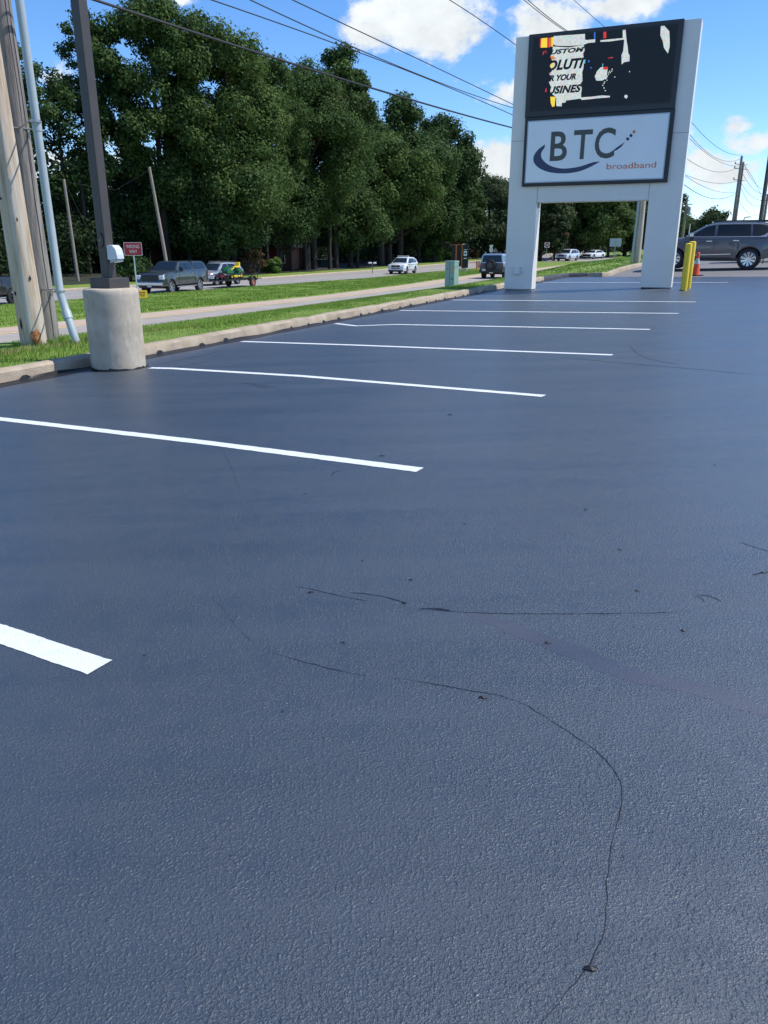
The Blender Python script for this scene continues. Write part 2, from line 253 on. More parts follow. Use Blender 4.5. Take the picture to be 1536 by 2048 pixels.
# ---------------------------------------------------------------- mesh helpers
class MB:
    def __init__(s): s.v = []; s.f = []; s.mi = []
    def add(s, vs, fs, mi=0):
        o = len(s.v); s.v += [tuple(v) for v in vs]; s.f += [tuple(i+o for i in q) for q in fs]; s.mi += [mi]*len(fs); return s
    def box(s, c, d, rz=0., mi=0, ry=0., taper=(1, 1)):
        mt = Matrix.Translation(c) @ Matrix.Rotation(rz, 4, 'Z') @ Matrix.Rotation(ry, 4, 'Y')
        a, b_, e = d[0]/2, d[1]/2, d[2]/2; vs = []
        for z in (-1, 1):
            k = taper if z > 0 else (1, 1)
            for x, y in ((-1, -1), (1, -1), (1, 1), (-1, 1)): vs.append(mt @ Vector((x*a*k[0], y*b_*k[1], z*e)))
        return s.add(vs, [(0, 3, 2, 1), (4, 5, 6, 7), (0, 1, 5, 4), (1, 2, 6, 5), (2, 3, 7, 6), (3, 0, 4, 7)], mi)
    def tube(s, pts, r, n=10, mi=0, caps=True):
        pts = [Vector(p) for p in pts]; rs = r if isinstance(r, (list, tuple)) else [r]*len(pts); o = len(s.v); fs = []
        prev = None
        for i, p in enumerate(pts):
            d = (pts[min(i+1, len(pts)-1)]-pts[max(i-1, 0)]).normalized()
            if prev is None: a = d.orthogonal().normalized()
            else: a = (prev-d*prev.dot(d)).normalized()
            prev = a; b_ = d.cross(a)
            for k in range(n):
                t = 2*math.pi*k/n; s.v.append(tuple(p+(a*math.cos(t)+b_*math.sin(t))*rs[i]))
        for i in range(len(pts)-1):
            for k in range(n): fs.append((o+i*n+k, o+i*n+(k+1) % n, o+(i+1)*n+(k+1) % n, o+(i+1)*n+k))
        if caps: fs.append(tuple(o+k for k in range(n))[::-1]); fs.append(tuple(o+(len(pts)-1)*n+k for k in range(n)))
        s.f += fs; s.mi += [mi]*len(fs); return s
    def lathe(s, prof, n=24, c=(0, 0, 0), axis='Z', mi=0):      # prof: (radius, height)
        o = len(s.v); fs = []
        for r_, z in prof:
            for k in range(n):
                t = 2*math.pi*k/n; x, y = r_*math.cos(t), r_*math.sin(t)
                s.v.append((c[0]+x, c[1]+y, c[2]+z) if axis == 'Z' else (c[0]+x, c[1]+z, c[2]+y))
        for i in range(len(prof)-1):
            for k in range(n): fs.append((o+i*n+k, o+i*n+(k+1) % n, o+(i+1)*n+(k+1) % n, o+(i+1)*n+k))
        s.f += fs; s.mi += [mi]*len(fs); return s
    def prism(s, poly, depth, fn, mi=0):      # poly in 2D; fn(u,v,d) -> 3D
        n = len(poly); o = len(s.v)
        for d in (0, depth):
            for u, v in poly: s.v.append(tuple(fn(u, v, d)))
        fs = [tuple(o+i for i in range(n)), tuple(o+n+i for i in range(n))[::-1]]+[(o+i, o+n+i, o+n+(i+1) % n, o+(i+1) % n) for i in range(n)]
        s.f += fs; s.mi += [mi]*len(fs); return s
    def build(s, name, mats, parent=None, smooth=False, bevel=0., loc=None, label=None):
        me = bpy.data.meshes.new(name); me.from_pydata(s.v, [], s.f)
        if not isinstance(mats, (list, tuple)): mats = [mats]
        for m_ in mats: me.materials.append(m_)
        me.polygons.foreach_set('material_index', s.mi)
        bm = bmesh.new(); bm.from_mesh(me); bmesh.ops.recalc_face_normals(bm, faces=bm.faces)
        bm.to_mesh(me); bm.free()
        if smooth:
            me.polygons.foreach_set('use_smooth', [True]*len(me.polygons)); me.set_sharp_from_angle(angle=R(38))
        o = bpy.data.objects.new(name, me); COL.objects.link(o)
        if parent: o.parent = parent
        if loc: o.location = loc
        if bevel: b_ = o.modifiers.new('bevel', 'BEVEL'); b_.width = bevel; b_.segments = 2; b_.limit_method = 'ANGLE'
        if label: o['label'] = label
        return o
def tag(o, label=None, cat=None, group=None, kind=None):
    if label: o['label'] = label
    if cat: o['category'] = cat
    if group: o['group'] = group
    if kind: o['kind'] = kind
    return o
def thing(name, label, cat, loc=(0, 0, 0), rz=0., group=None):
    o = bpy.data.objects.new(name, None); o.empty_display_size = .2; COL.objects.link(o); o.location = loc; o.rotation_euler = (0, 0, rz)
    return tag(o, label, cat, group)
def kids(o): return [c for c in bpy.data.objects if c.parent == o]
def copy_tree(o, parent=None):
    c = o.copy(); COL.objects.link(c); c.parent = parent
    for k in kids(o): copy_tree(k, c)
    return c
def text_mesh(txt, shear=0., offset=0., font_space=1.):
    cu = bpy.data.curves.new('t', 'FONT'); cu.body = txt; cu.shear = shear; cu.offset = offset; cu.space_character = font_space; cu.resolution_u = 4; cu.extrude = 0
    ob = bpy.data.objects.new('t', cu); me = bpy.data.meshes.new_from_object(ob)
    vs = [tuple(v.co) for v in me.vertices]; fs = [tuple(p.vertices) for p in me.polygons]
    bpy.data.objects.remove(ob); bpy.data.curves.remove(cu); bpy.data.meshes.remove(me)
    return vs, fs
def fit_text(txt, u0, v0, u1, v1, fn, shear=0., offset=0., space=1.):     # fn(u,v) -> 3D
    vs, fs = text_mesh(txt, shear, offset, space); xs = [v[0] for v in vs]; ys = [v[1] for v in vs]
    a0, a1, b0, b1 = min(xs), max(xs), min(ys), max(ys)
    mb = MB(); mb.add([fn(u0+(x-a0)/(a1-a0)*(u1-u0), v0+(y-b0)/(b1-b0)*(v1-v0)) for x, y, _ in vs], fs); return mb

# ---------------------------------------------------------------- terrain (s along the kerb, t across it to the left)
O2 = np.array([-1.58, 14.77]); UU = np.array([.4446, .8957]); NN = np.array([-.8957, .4446]); KA = math.atan2(.8957, .4446)
def xy(s, t): return O2[0]+UU[0]*s+NN[0]*t, O2[1]+UU[1]*s+NN[1]*t
def st(x, y): dx, dy = x-O2[0], y-O2[1]; return dx*UU[0]+dy*UU[1], dx*NN[0]+dy*NN[1]
def ss(v): v = np.clip(v, 0, 1); return v*v*(3-2*v)
def lot(x, y):
    s = (x-O2[0])*UU[0]+(y-O2[1])*UU[1]
    return .033*np.clip(x, -40, 22)+.10*ss((s-19)/7)
def ct(s): return np.interp(s, [-60, 17.2, 20.0, 20.6, 400], [0, 0.05, -.2, -1.55, -1.55])      # where the kerb runs
def vc(s): return np.interp(s, [-60, -3, 2, 25, 32, 40, 53, 80, 130, 180, 500], [-.5, -.22, -.21, -.17, -.14, -.05, .15, .35, .5, .9, 3])
def fz(s): return np.interp(s, [-60, 8, 80, 105, 130, 180, 500], [-1.0, -.88, -.9, -.65, -.3, .3, 3])
def mz(s): return np.interp(s, [-60, 35, 80, 105, 130, 172, 500], [-1.5, -1.35, -1.33, -1.0, -.6, .2, 3])
TB = [.02, .17, 1.2, 2.6, 4.1, 5.3, 12.5, 12.65, 18, 24.0, 24.9, 35.6, 35.75, 42, 62, 120, 400]
TBA = np.array(TB)
def tbs(s):     # the two roads bend gently away to the left with distance
    v = np.interp(s, [5, 20, 31, 46, 61, 80, 120], [0, .6, 1.4, 2.8, 4.4, 5, 5.5]); fr = np.interp(s, [22, 34, 46, 61, 80, 120], [0, 1.2, 3, 5, 5.8, 6]); mm_ = np.interp(s, [48, 70, 100], [0, 2.6, 4.2])
    return TBA+np.array([0, 0, 0, v*.5, v, v, fr, fr, (fr+mm_)/2]+[mm_]*8)
def tt(s, t): return float(np.interp(t, TBA, tbs(s))) if t > 0 else t
def zrow(s):
    x, y = xy(s, ct(s)); c = lot(x, y)
    F, V, Mz = fz(s), vc(s), mz(s)
    return np.array([c, c+.13, c+.12, (c+.12)*.4+V*.6, V, F, F, F+.10, (F+Mz)/2+.12, Mz+.28, Mz, Mz, Mz+.12, Mz+.3, Mz+.9, Mz+3, Mz+6])
def Z(x, y):
    s, t = st(x, y)
    if t <= ct(s): return float(lot(x, y))
    return float(np.interp(t, tbs(s), zrow(s)))
def hit(px, py):
    r = pxray(px, py); lo = .5; D = .5
    while D < 900:
        p = Vector((0, 0, CH))+r*D
        if p.z < Z(p.x, p.y): break
        lo = D; D *= 1.01
    hi = D
    for _ in range(30):
        m_ = (lo+hi)/2; p = Vector((0, 0, CH))+r*m_
        if p.z < Z(p.x, p.y): hi = m_
        else: lo = m_
    return Vector((0, 0, CH))+r*hi
def onlot(px, py):
    r = pxray(px, py); D = CH/(.033*r.x-r.z); return Vector((r.x*D, r.y*D, .033*r.x*D))
SS = sorted(set([*np.arange(-30, 60, 1.0), *np.arange(60, 200, 4.0), *np.arange(200, 501, 25.0), -60, 17.2, 20.0, 20.6]))
def strip(name, t0, t1, m_, s0=-60, s1=500, dz=0., nt_=6, rough=0.):
    sv = [s for s in SS if s0 <= s <= s1]; mb = MB(); rows = []
    for s in sv:
        a = t0(s) if callable(t0) else t0; b_ = t1(s) if callable(t1) else t1
        ts = sorted(set([a, b_]+[q for q in TB if a < q < b_]+[a+(b_-a)*k/nt_ for k in range(1, nt_)])) if nt_ else [a, b_]
        rows.append(None)
        ts = [a+(b_-a)*k/nt_ for k in range(nt_+1)]
        zr = zrow(s); r = []
        for t in ts:
            ta_ = tt(s, t); x, y = xy(s, ta_); z = float(np.interp(t, TB, zr)) if t > ct(s) else float(lot(x, y))
            if rough: z += rough*noise.noise((x*.5, y*.5, 0))*min(1, (t-a)*1.5, (b_-t)*1.5)
            r.append((x, y, z+dz))
        o = len(mb.v); mb.v += r; rows[-1] = o
    n = nt_+1
    for i in range(len(sv)-1):
        for k in range(nt_): mb.f.append((rows[i]+k, rows[i+1]+k, rows[i+1]+k+1, rows[i]+k+1)); mb.mi.append(0)
    o = mb.build(name, m_, smooth=True); tag(o, kind='structure'); return o
# one sheet to the horizon, a little under everything else
mb = MB(); sg = [-400, -200, -120, *np.arange(-60, 200, 5.0), 250, 350, 500, 900]; tg = [-900, -400, -200, -120, -60, -30, -15, -5, -2]+TB+[900]
idx = []
for s in sg:
    zr = zrow(min(max(s, -60), 500)); row = []
    for t in tg:
        sc_ = min(max(s, -60), 500); x, y = xy(s, tt(sc_, t) if t < 400 else t)
        z = float(lot(x, y)) if t < ct(sc_) else float(np.interp(t, TB, zr))
        row.append(len(mb.v)); mb.v.append((x, y, z-.22))
    idx.append(row)
for i in range(len(sg)-1):
    for k in range(len(tg)-1): mb.f.append((idx[i][k], idx[i+1][k], idx[i+1][k+1], idx[i][k+1])); mb.mi.append(0)
tag(mb.build('ground', M['ground'], smooth=True), kind='structure')
strip('grass_verge', lambda s: float(ct(s))+.16, 5.35, M['turf'], nt_=14, rough=.05)
strip('frontage_road', 5.3, 11.3, M['road2'], nt_=3, dz=.004)
strip('concrete_gutter', 11.3, 12.52, M['gutter'], nt_=2, dz=.006)
strip('yellow_edge_line', 11.0, 11.16, M['yellow'], nt_=1, dz=.010)
strip('grass_median', 12.5, 24.95, M['turf'], s1=112, nt_=20, rough=.06)
strip('median_crossover', 12.5, 24.9, M['road'], s0=108, s1=140, nt_=6, dz=-.02)
strip('far_grass_median', 12.5, 24.95, M['turf'], s0=136, nt_=12)
strip('main_road', 24.9, 35.6, M['road'], nt_=4, dz=.004)
strip('white_edge_line', 25.5, 25.63, M['signw'], nt_=1, dz=.009)
strip('white_lane_line', 30.6, 30.7, M['signw'], nt_=1, dz=.009)
strip('main_road_kerb', 35.5, 35.85, M['curb'], nt_=3, dz=.012)
strip('far_grass_bank', 35.7, 38.6, M['turf'], nt_=6, rough=.04)
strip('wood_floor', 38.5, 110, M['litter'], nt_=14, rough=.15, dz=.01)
# car park: worn asphalt beyond, fresh sealcoat on top
mb = MB(); g = {}
def grid(s_list, tfun, name, m_, dz):
    mb = MB(); n = None
    for i, s in enumerate(s_list):
        ts = tfun(s); n = len(ts)
        for t in ts:
            x, y = xy(s, t); mb.v.append((x, y, float(lot(x, y))+dz))
    for i in range(len(s_list)-1):
        for k in range(n-1): mb.f.append((i*n+k, (i+1)*n+k, (i+1)*n+k+1, i*n+k+1)); mb.mi.append(0)
    return tag(mb.build(name, m_, smooth=True), kind='structure')
grid([9, 12, 14, 16, 18, 20, 22, 24, 26, 30, 36, 45, 60, 90], lambda s: [-60+k*(60+float(ct(s)))/24 for k in range(25)], 'worn_asphalt_drive', M['oldasphalt'], -.006)
mb = MB(); tl = [.1-k*.8 for k in range(60)]
for i in range(41):
    for t in tl:
        se = np.interp(t, [-50, -7.5, -4.3, -1.6, 0.1], [8, 18.2, 18.9, 19.9, 20.2]); s = -25+(se+25)*i/40
        s += .12*noise.noise((t*.9, 3, 1))*(i == 40)
        x, y = xy(s, t); mb.v.append((x, y, float(lot(x, y)) if s < 18.5 else float(lot(x, y))))
n = len(tl)
for i in range(40):
    for k in range(n-1): mb.f.append((i*n+k, (i+1)*n+k, (i+1)*n+k+1, i*n+k+1)); mb.mi.append(0)
tag(mb.build('sealed_car_park', M['seal'], smooth=True), kind='structure')
# kerb: swept profile, cast in lengths with joints
def kerb(pts, m_, name='kerb', h_=.15, w_=.16, wob=.004, joint=3.05):
    P = []
    for a, b_ in zip(pts[:-1], pts[1:]):
        L_ = math.dist(a, b_); k_ = max(1, int(L_/.25)); P += [(a[0]+(b_[0]-a[0])*i/k_, a[1]+(b_[1]-a[1])*i/k_) for i in range(k_)]
    P.append(pts[-1]); mb = MB(); acc = 0; nprof = 6
    for i, (s, t) in enumerate(P):
        a, b_ = P[max(0, i-1)], P[min(len(P)-1, i+1)]; ds, dt = b_[0]-a[0], b_[1]-a[1]; q = math.hypot(ds, dt); ns, nt2 = -dt/q, ds/q
        if i: acc += math.dist(P[i-1], P[i])
        jn = .018 if joint and (acc % joint) < .13 else 0
        for w, hh in ((-.012, -.06), (0, .0), (.012, h_-.035), (.045, h_), (w_, h_+.004), (w_+.01, -.08)):
            x, y = xy(s+ns*w, t+nt2*w); base = float(lot(*xy(s, t)))
            e = wob*noise.noise((s*3.1, w*30, t)); mb.v.append((x+e, y+e, base+hh+e-(jn if hh > .05 else 0)))
    for i in range(len(P)-1):
        for k in range(nprof-1): mb.f.append((i*nprof+k, (i+1)*nprof+k, (i+1)*nprof+k+1, i*nprof+k+1)); mb.mi.append(0)
    mb.f.append(tuple(range(nprof))); mb.mi.append(0); mb.f.append(tuple((len(P)-1)*nprof+k for k in range(nprof))[::-1]); mb.mi.append(0)
    return tag(mb.build(name, m_, smooth=True), kind='structure')
kerb([(-30, 0), (17.2, .05)], M['curb'], wob=.008)
kerb([(17.2, .05), (20.0, -.2), (20.3, -.9)], mat('sealer_coated_kerb', (.05, .052, .06), .6, var=.3, vscale=6), name='coated_kerb', joint=0)
kerb([(20.3, -.9), (19.9, -1.55), (20.3, -1.8), (21.5, -1.72), (34, -1.6), (60, -1.6)], M['curb'])
# kerb smears of sealer along the foot of the kerb
mb = MB(); s = -9.0; prev = None
while s < 18:
    k_ = .5+.5*noise.noise((s*1.3, 0, 5)); hgt = .012+.055*max(0, k_-.35)+(.035 if noise.noise((s*5.1, 2, 0)) > .22 else 0)
    x, y = xy(s, -.014); z = float(lot(x, y)); x2, y2 = xy(s, -.004+.004); x3, y3 = xy(s, -.16-.1*k_)
    a = len(mb.v); mb.v += [(x3, y3, float(lot(x3, y3))+.003), (x-.0, y, z+.006), (x2, y2, z+hgt)]
    if prev is not None: mb.f += [(prev, a, a+1, prev+1), (prev+1, a+1, a+2, prev+2)]; mb.mi += [0, 0]
    prev = a; s += .06
tag(mb.build('sealer_edge', M['crack']), kind='structure')

# ---------------------------------------------------------------- parking stripes
def ribbon(pts, w, name, m_, dz=.004, wj=0., taper=False, sub=.05):
    P = []
    for a, b_ in zip(pts[:-1], pts[1:]):
        L_ = (b_-a).length; k_ = max(1, int(L_/sub)); P += [a.lerp(b_, i/k_) for i in range(k_)]
    P.append(pts[-1]); mb = MB(); n = len(P)
    for i, p in enumerate(P):
        d = (P[min(n-1, i+1)]-P[max(0, i-1)]); d.z = 0; d.normalize(); q = Vector((-d.y, d.x, 0))
        k_ = w*(1+wj*noise.noise((p.x*9, p.y*9, 0))+wj*.8*noise.noise((p.x*60, p.y*60, 3)))/2
        if taper: k_ *= max(.15, min(1, i/ (n*.12+1e-6), (n-1-i)/(n*.12+1e-6)))
        wob_ = wj*.25*w*noise.noise((p.x*4, p.y*4, 9))+(.0035*noise.noise((p.x*30, p.y*30, 7))+.002*noise.noise((p.x*90, p.y*90, 7)) if taper else 0)
        for sgn in (1, -1):
            v = p+q*(k_*sgn+wob_); mb.v.append((v.x, v.y, .033*v.x+dz))
    for i in range(n-1): mb.f.append((2*i, 2*i+2, 2*i+3, 2*i+1)); mb.mi.append(0)
    return mb.build(name, m_)
lines = [[(-330, 1150), (0, 1268), (200, 1335)], [(-330, 795), (0, 838), (400, 884), (840, 940)], [(300, 736), (345, 737), (600, 752), (1088, 792)],
         [(483, 683), (700, 690), (1225, 710)], [(671, 647), (712, 652), (790, 649), (1300, 659)], [(800, 621), (1357, 627)], [(903, 600), (1391, 604)], [(1085, 565), (1457, 565)]]
ldesc = ['nearest white parking line, cut off at the left edge of the photo', 'second nearest white parking line running off the left edge', 'white parking line starting at the foot of the concrete lamp base',
         'fourth white parking line from the camera, mid car park', 'fifth white parking line, with a small kink at its kerb end', 'sixth white parking line from the camera, three short of the bollards',
         'seventh white parking line, just in front of the sign columns', 'farthest white parking line, passing behind the sign columns']
for pl_, d_ in zip(lines, ldesc):
    tag(ribbon([onlot(*p) for p in pl_], .105, 'parking_line', M['paint'], .002, .09, sub=.02), d_, 'parking line', 'white parking lines on the sealed car park')
# ---------------------------------------------------------------- cracks and rubbed bands in the sealer
def smooth_pts(px, k_=6):
    P = [onlot(*p) for p in px]; out_ = []
    for i in range(len(P)-1):
        p0, p1, p2, p3 = P[max(0, i-1)], P[i], P[i+1], P[min(len(P)-1, i+2)]
        for j in range(k_):
            t = j/k_; out_.append(.5*((2*p1)+(-p0+p2)*t+(2*p0-5*p1+4*p2-p3)*t*t+(-p0+3*p1-3*p2+p3)*t**3))
    return out_+[P[-1]]
def crack(px, w, jit=.9): tag(ribbon(smooth_pts(px), w*.62, 'pavement_crack', M['crack'], .0014, jit, True, .02), kind='structure')
crack([(538, 1303), (600, 1322), (680, 1342), (745, 1354)], .0042)
crack([(740, 1352), (800, 1358), (860, 1367), (905, 1375), (965, 1386), (1000, 1392), (1050, 1410), (1110, 1447), (1175, 1490), (1215, 1525), (1238, 1560), (1245, 1590), (1240, 1625), (1226, 1680), (1216, 1740), (1214, 1800), (1210, 1850), (1198, 1890), (1178, 1928), (1140, 1980), (1080, 2048), (1050, 2080)], .0030)
crack([(590, 1173), (620, 1178), (680, 1192), (740, 1203)], .006)
crack([(835, 1218), (880, 1221), (960, 1226), (1100, 1228), (1250, 1227), (1380, 1224)], .005)
crack([(700, 1185), (760, 1192), (810, 1206)], .006)
crack([(838, 1219), (860, 1217), (900, 1221)], .02, 1.4)
crack([(1115, 714), (1200, 722), (1300, 731), (1375, 737), (1536, 752)], .018)
crack([(1258, 690), (1275, 707), (1300, 718), (1340, 726), (1375, 733)], .016)
crack([(1393, 1190), (1420, 1193), (1442, 1203)], .006); crack([(1385, 1192), (1400, 1196), (1410, 1205)], .005)
crack([(1505, 1150), (1520, 1147), (1560, 1142)], .010); crack([(420, 1195), (440, 1210), (470, 1250), (510, 1290)], .0016)
crack([(662, 952), (668, 945), (680, 942)], .010); crack([(430, 880), (460, 930), (480, 985)], .002); crack([(1480, 1085), (1510, 1095), (1545, 1105)], .006)
crack([(310, 730), (350, 722), (400, 712), (450, 700)], .016); crack([(350, 735), (420, 722)], .012); crack([(470, 765), (520, 770), (560, 778)], .012)
crack([(1140, 585), (1180, 586), (1215, 584)], .05); crack([(1110, 580), (1200, 577), (1280, 575)], .04)
crack([(500, 770), (540, 778)], .02); crack([(1400, 560), (1450, 566), (1536, 575)], .03)
tb = ribbon(smooth_pts([(930, 1224), (980, 1240), (1060, 1270), (1140, 1300), (1220, 1335), (1300, 1358), (1370, 1372), (1440, 1390), (1500, 1412), (1580, 1450)]), .085, 'tar_band', M['tarband'], .0003, .55, True, .03); tag(tb, kind='structure')
CR = ['just under the long curved crack', 'at the lowest bend of the long curved crack', 'touching the brushed tar band', 'above the junction of the short cracks', 'right of the middle of the car park, alone', 'between the two short straight cracks', 'under the left short crack', 'just below the second parking line', 'a little below the end of the second parking line', 'right of the nearest parking line', 'right of the centre, well above the tar band', 'between the tar band and the curved crack', 'right of the tar band near the frame edge', 'left of the pair of small hooked cracks', 'smallest, left of the long curved crack', 'above the tar band, left of centre', 'far right above the hooked cracks', 'between the second and third parking lines', 'far right, level with the second parking line', 'beside the crack at the right frame edge']
for px, py, r_ in [(964, 1396, .014), (1180, 1938, .012), (1098, 1286, .012), (725, 1122, .010), (823, 1160, .010), (808, 1207, .013), (622, 1185, .013), (765, 912, .016), (612, 988, .012), (290, 1312, .008),
                   (1172, 1020, .012), (688, 1286, .010), (1366, 1262, .012), (1276, 1182, .010), (565, 1424, .006), (930, 1048, .010), (1240, 1100, .010), (900, 830, .02), (1430, 930, .014), (1524, 1146, .012)]:
    p = onlot(px, py); mb = MB(); n = 9; v = []
    for k in range(n):
        a = 2*math.pi*k/n; q = r_*random.uniform(.35, 1.1); x, y = p.x+q*1.5*math.cos(a), p.y+q*.6*math.sin(a); v.append((x, y, .033*x+.0036))
    top = len(v); v.append((p.x, p.y, .033*p.x+.0036+r_*.3)); mb.add(v, [(k, (k+1) % n, top) for k in range(n)])
    tag(mb.build('tar_crumb', M['crack']), 'small black crumb of tar '+CR.pop(0), 'tar crumb', 'black tar crumbs scattered over the car park')

# ---------------------------------------------------------------- grass blades
def blades(name, n, s0, s1, t0, t1, h_, w_, m_, mask=None, dens=None):
    s = rng.uniform(s0, s1, n*2); 
    if dens: keep = rng.random(n*2) < dens(s); s = s[keep][:n]
    s = s[:n]; n = len(s)
    a = np.array([t0(q) if callable(t0) else t0 for q in s]); b_ = t1; t = a+(b_-a)*rng.random(n)
    if mask is not None:
        k = mask(s, t); s, t = s[k], t[k]; n = len(s)
    ta_ = np.array([tt(q, w) for q, w in zip(s, t)]); x = O2[0]+UU[0]*s+NN[0]*ta_; y = O2[1]+UU[1]*s+NN[1]*ta_
    z = np.array([float(np.interp(tt, TB, zrow(q))) for q, tt in zip(s, t)]) if n < 400 else None
    if z is None:
        sg_ = np.linspace(s0, s1, 240); rows = np.array([zrow(q) for q in sg_]); i = np.clip(((s-s0)/(s1-s0)*239), 0, 238.99); i0 = i.astype(int); fr = i-i0
        zl = np.empty(n)
        tb_ = np.array(TB); j = np.clip(np.searchsorted(tb_, t)-1, 0, len(TB)-2); ft = np.clip((t-tb_[j])/(tb_[j+1]-tb_[j]), 0, 1)
        za = rows[i0, j]*(1-ft)+rows[i0, j+1]*ft; zb_ = rows[i0+1, j]*(1-ft)+rows[i0+1, j+1]*ft; z = za*(1-fr)+zb_*fr
    hh = h_*rng.uniform(.5, 1.3, n); th = rng.uniform(0, 2*math.pi, n); ww = w_*rng.uniform(.6, 1.3, n); ln = rng.uniform(0, .7, n)*hh; la = rng.uniform(0, 2*math.pi, n)
    v = np.empty((n, 3, 3)); v[:, 0] = np.stack([x-ww*np.cos(th), y-ww*np.sin(th), z-.03], 1); v[:, 1] = np.stack([x+ww*np.cos(th), y+ww*np.sin(th), z-.03], 1)
    v[:, 2] = np.stack([x+ln*np.cos(la), y+ln*np.sin(la), z+hh], 1)
    me = bpy.data.meshes.new(name); me.vertices.add(3*n); me.vertices.foreach_set('co', v.ravel()); me.loops.add(3*n); me.loops.foreach_set('vertex_index', np.arange(3*n))
    me.polygons.add(n); me.polygons.foreach_set('loop_start', np.arange(0, 3*n, 3)); me.polygons.foreach_set('loop_total', np.full(n, 3)); me.update(); me.materials.append(m_)
    o = bpy.data.objects.new(name, me); COL.objects.link(o); return tag(o, kind='stuff')
def clump(s, t): return np.array([noise.noise((a*1.6, b_*1.6, 0)) > -.25 for a, b_ in zip(s, t)])
o = blades('verge_grass', 150000, -13, 20, lambda q: float(ct(q))+.19, 5.35, .036, .007, M['blade'], dens=lambda s: np.clip(1.1-(s+13)/60, .3, 1)); tag(o, 'short green grass growing on the verge behind the kerb', 'grass')
o = blades('verge_grass', 40000, 19.8, 60, lambda q: float(ct(q))+.3, 5.35, .06, .015, M['blade']); tag(o, 'green grass of the verge beyond the sign columns', 'grass')
o = blades('median_grass', 130000, 0, 80, 12.6, 24.8, .055, .022, M['blade'], dens=lambda s: np.clip(1.2-s/80, .25, 1)); tag(o, 'mown green grass of the median between the two roads', 'grass')
o = blades('dry_grass', 6000, -9, -1.5, .9, 2.6, .05, .01, M['drygrass'], mask=lambda s, t: np.array([noise.noise((a*.9, b_*3, 4)) > .0 for a, b_ in zip(s, t)])); tag(o, 'patches of dry straw coloured grass by the wooden pole', 'grass')
# tall tufts round the foot of the poles
def tuft(p, n, rad, h_, name, label):
    mb = MB()
    for k in range(n):
        a, q = random.uniform(0, 6.283), rad*math.sqrt(random.uniform(.35, 1)); x, y = p.x+q*math.cos(a), p.y+q*math.sin(a); z = Z(x, y)-.02; hh = h_*random.uniform(.5, 1.2); b_ = random.uniform(0, 6.283); l_ = random.uniform(0, .5)*hh
        mb.add([(x-.006, y, z), (x+.006, y, z), (x+l_*.4*math.cos(b_), y+l_*.4*math.sin(b_), z+hh*.6), (x+l_*math.cos(b_), y+l_*math.sin(b_), z+hh)], [(0, 1, 2), (0, 2, 3)])
    tag(mb.build(name, M['blade']), label, 'grass', kind='stuff')

# ---------------------------------------------------------------- lamp post on its concrete base
LP = Vector((-3.44, 10.06, 0)); LP.z = .033*LP.x
t_ = thing('lamp_post', 'dark bronze square lamp post on a round concrete base beside the kerb', 'lamp post', LP)
mb = MB(); pr = [(.345, -.05)]
for k in range(22):
    z = .96*k/21; pr.append((.338-.003*k/21, z))
pr += [(.322, .985), (.30, .995), (.0, .997)]
mb.lathe(pr, 48); 
mb.v = [(x+.0015*noise.noise((x*5, y*5, z*5)), y+.0015*noise.noise((x*5, y*5, z*5+9)), z) for x, y, z in mb.v]
base = mb.build('concrete_base', M['base'], t_, smooth=True)
mb = MB(); n = 60; v = []      # sealer splashed up the foot of the base
for k in range(n+1):
    a = 2*math.pi*k/n; hh = .018+.03*max(0, noise.noise((math.cos(a)*3, math.sin(a)*3, 1)))+(.02 if noise.noise((a*6, 5, 1)) > .3 else 0)
    for r_, z in ((.37+.02*noise.noise((a*3, 1, 1)), .003), (.342, .005), (.3395, hh)): v.append((r_*math.cos(a), r_*math.sin(a), z+.033*r_*math.cos(a) if z < .01 else z))
mb.add(v, [(3*k+j, 3*k+3+j, 3*k+4+j, 3*k+1+j) for k in range(n) for j in (0, 1)]); mb.build('sealer_splash', M['crack'], t_)
RZ = R(62)
pl2 = MB().box((0, 0, 1.055), (.335, .335, .125), RZ).build('base_cover', M['bronze'], t_, bevel=.008)
MB().box((0, 0, 1.005+3.6), (.132, .132, 7.2), RZ).build('pole', M['bronze'], t_, bevel=.012)
def facept(side, u, z, d): # side 0 = left-facing, 1 = right-facing face of the square pole
    a = RZ-math.pi/2-(math.pi/2 if side == 0 else 0)+0
    nx, ny = math.cos(a), math.sin(a); return Vector((nx*(.066+d)-ny*u, ny*(.066+d)+nx*u, z))
# oval hand-hole cover on the left face
a = RZ+math.pi; mb = MB(); nxy = Vector((math.cos(a), math.sin(a), 0))
if nxy.y > 0: nxy = Vector((math.cos(a+math.pi/2), math.sin(a+math.pi/2), 0))
faces_ = [Vector((math.cos(RZ+k*math.pi/2), math.sin(RZ+k*math.pi/2), 0)) for k in range(4)]
front = sorted(faces_, key=lambda q: q.dot((LP-Vector((0, 0, 0))).normalized()))[:2]
nl, nr = sorted(front, key=lambda q: q.x)
def onface(nv, u, z, d): tgt = Vector((-nv.y, nv.x, 0)); return nv*(.066+d)+tgt*u+Vector((0, 0, z))
poly = [(.042*math.cos(k*math.pi/8)*(.92), .085*math.sin(k*math.pi/8)) for k in range(16)]
hh_ = MB().prism(poly, .016, lambda u, v, d: onface(nl, u, 1.56+v, d)).build('hand_hole_cover', M['bronze'], t_, bevel=.002)
MB().prism([(.008*math.cos(k), .008*math.sin(k)) for k in range(6)], .004, lambda u, v, d: onface(nl, u, 1.56+v, .017+d)).build('screw', M['steel'], hh_)
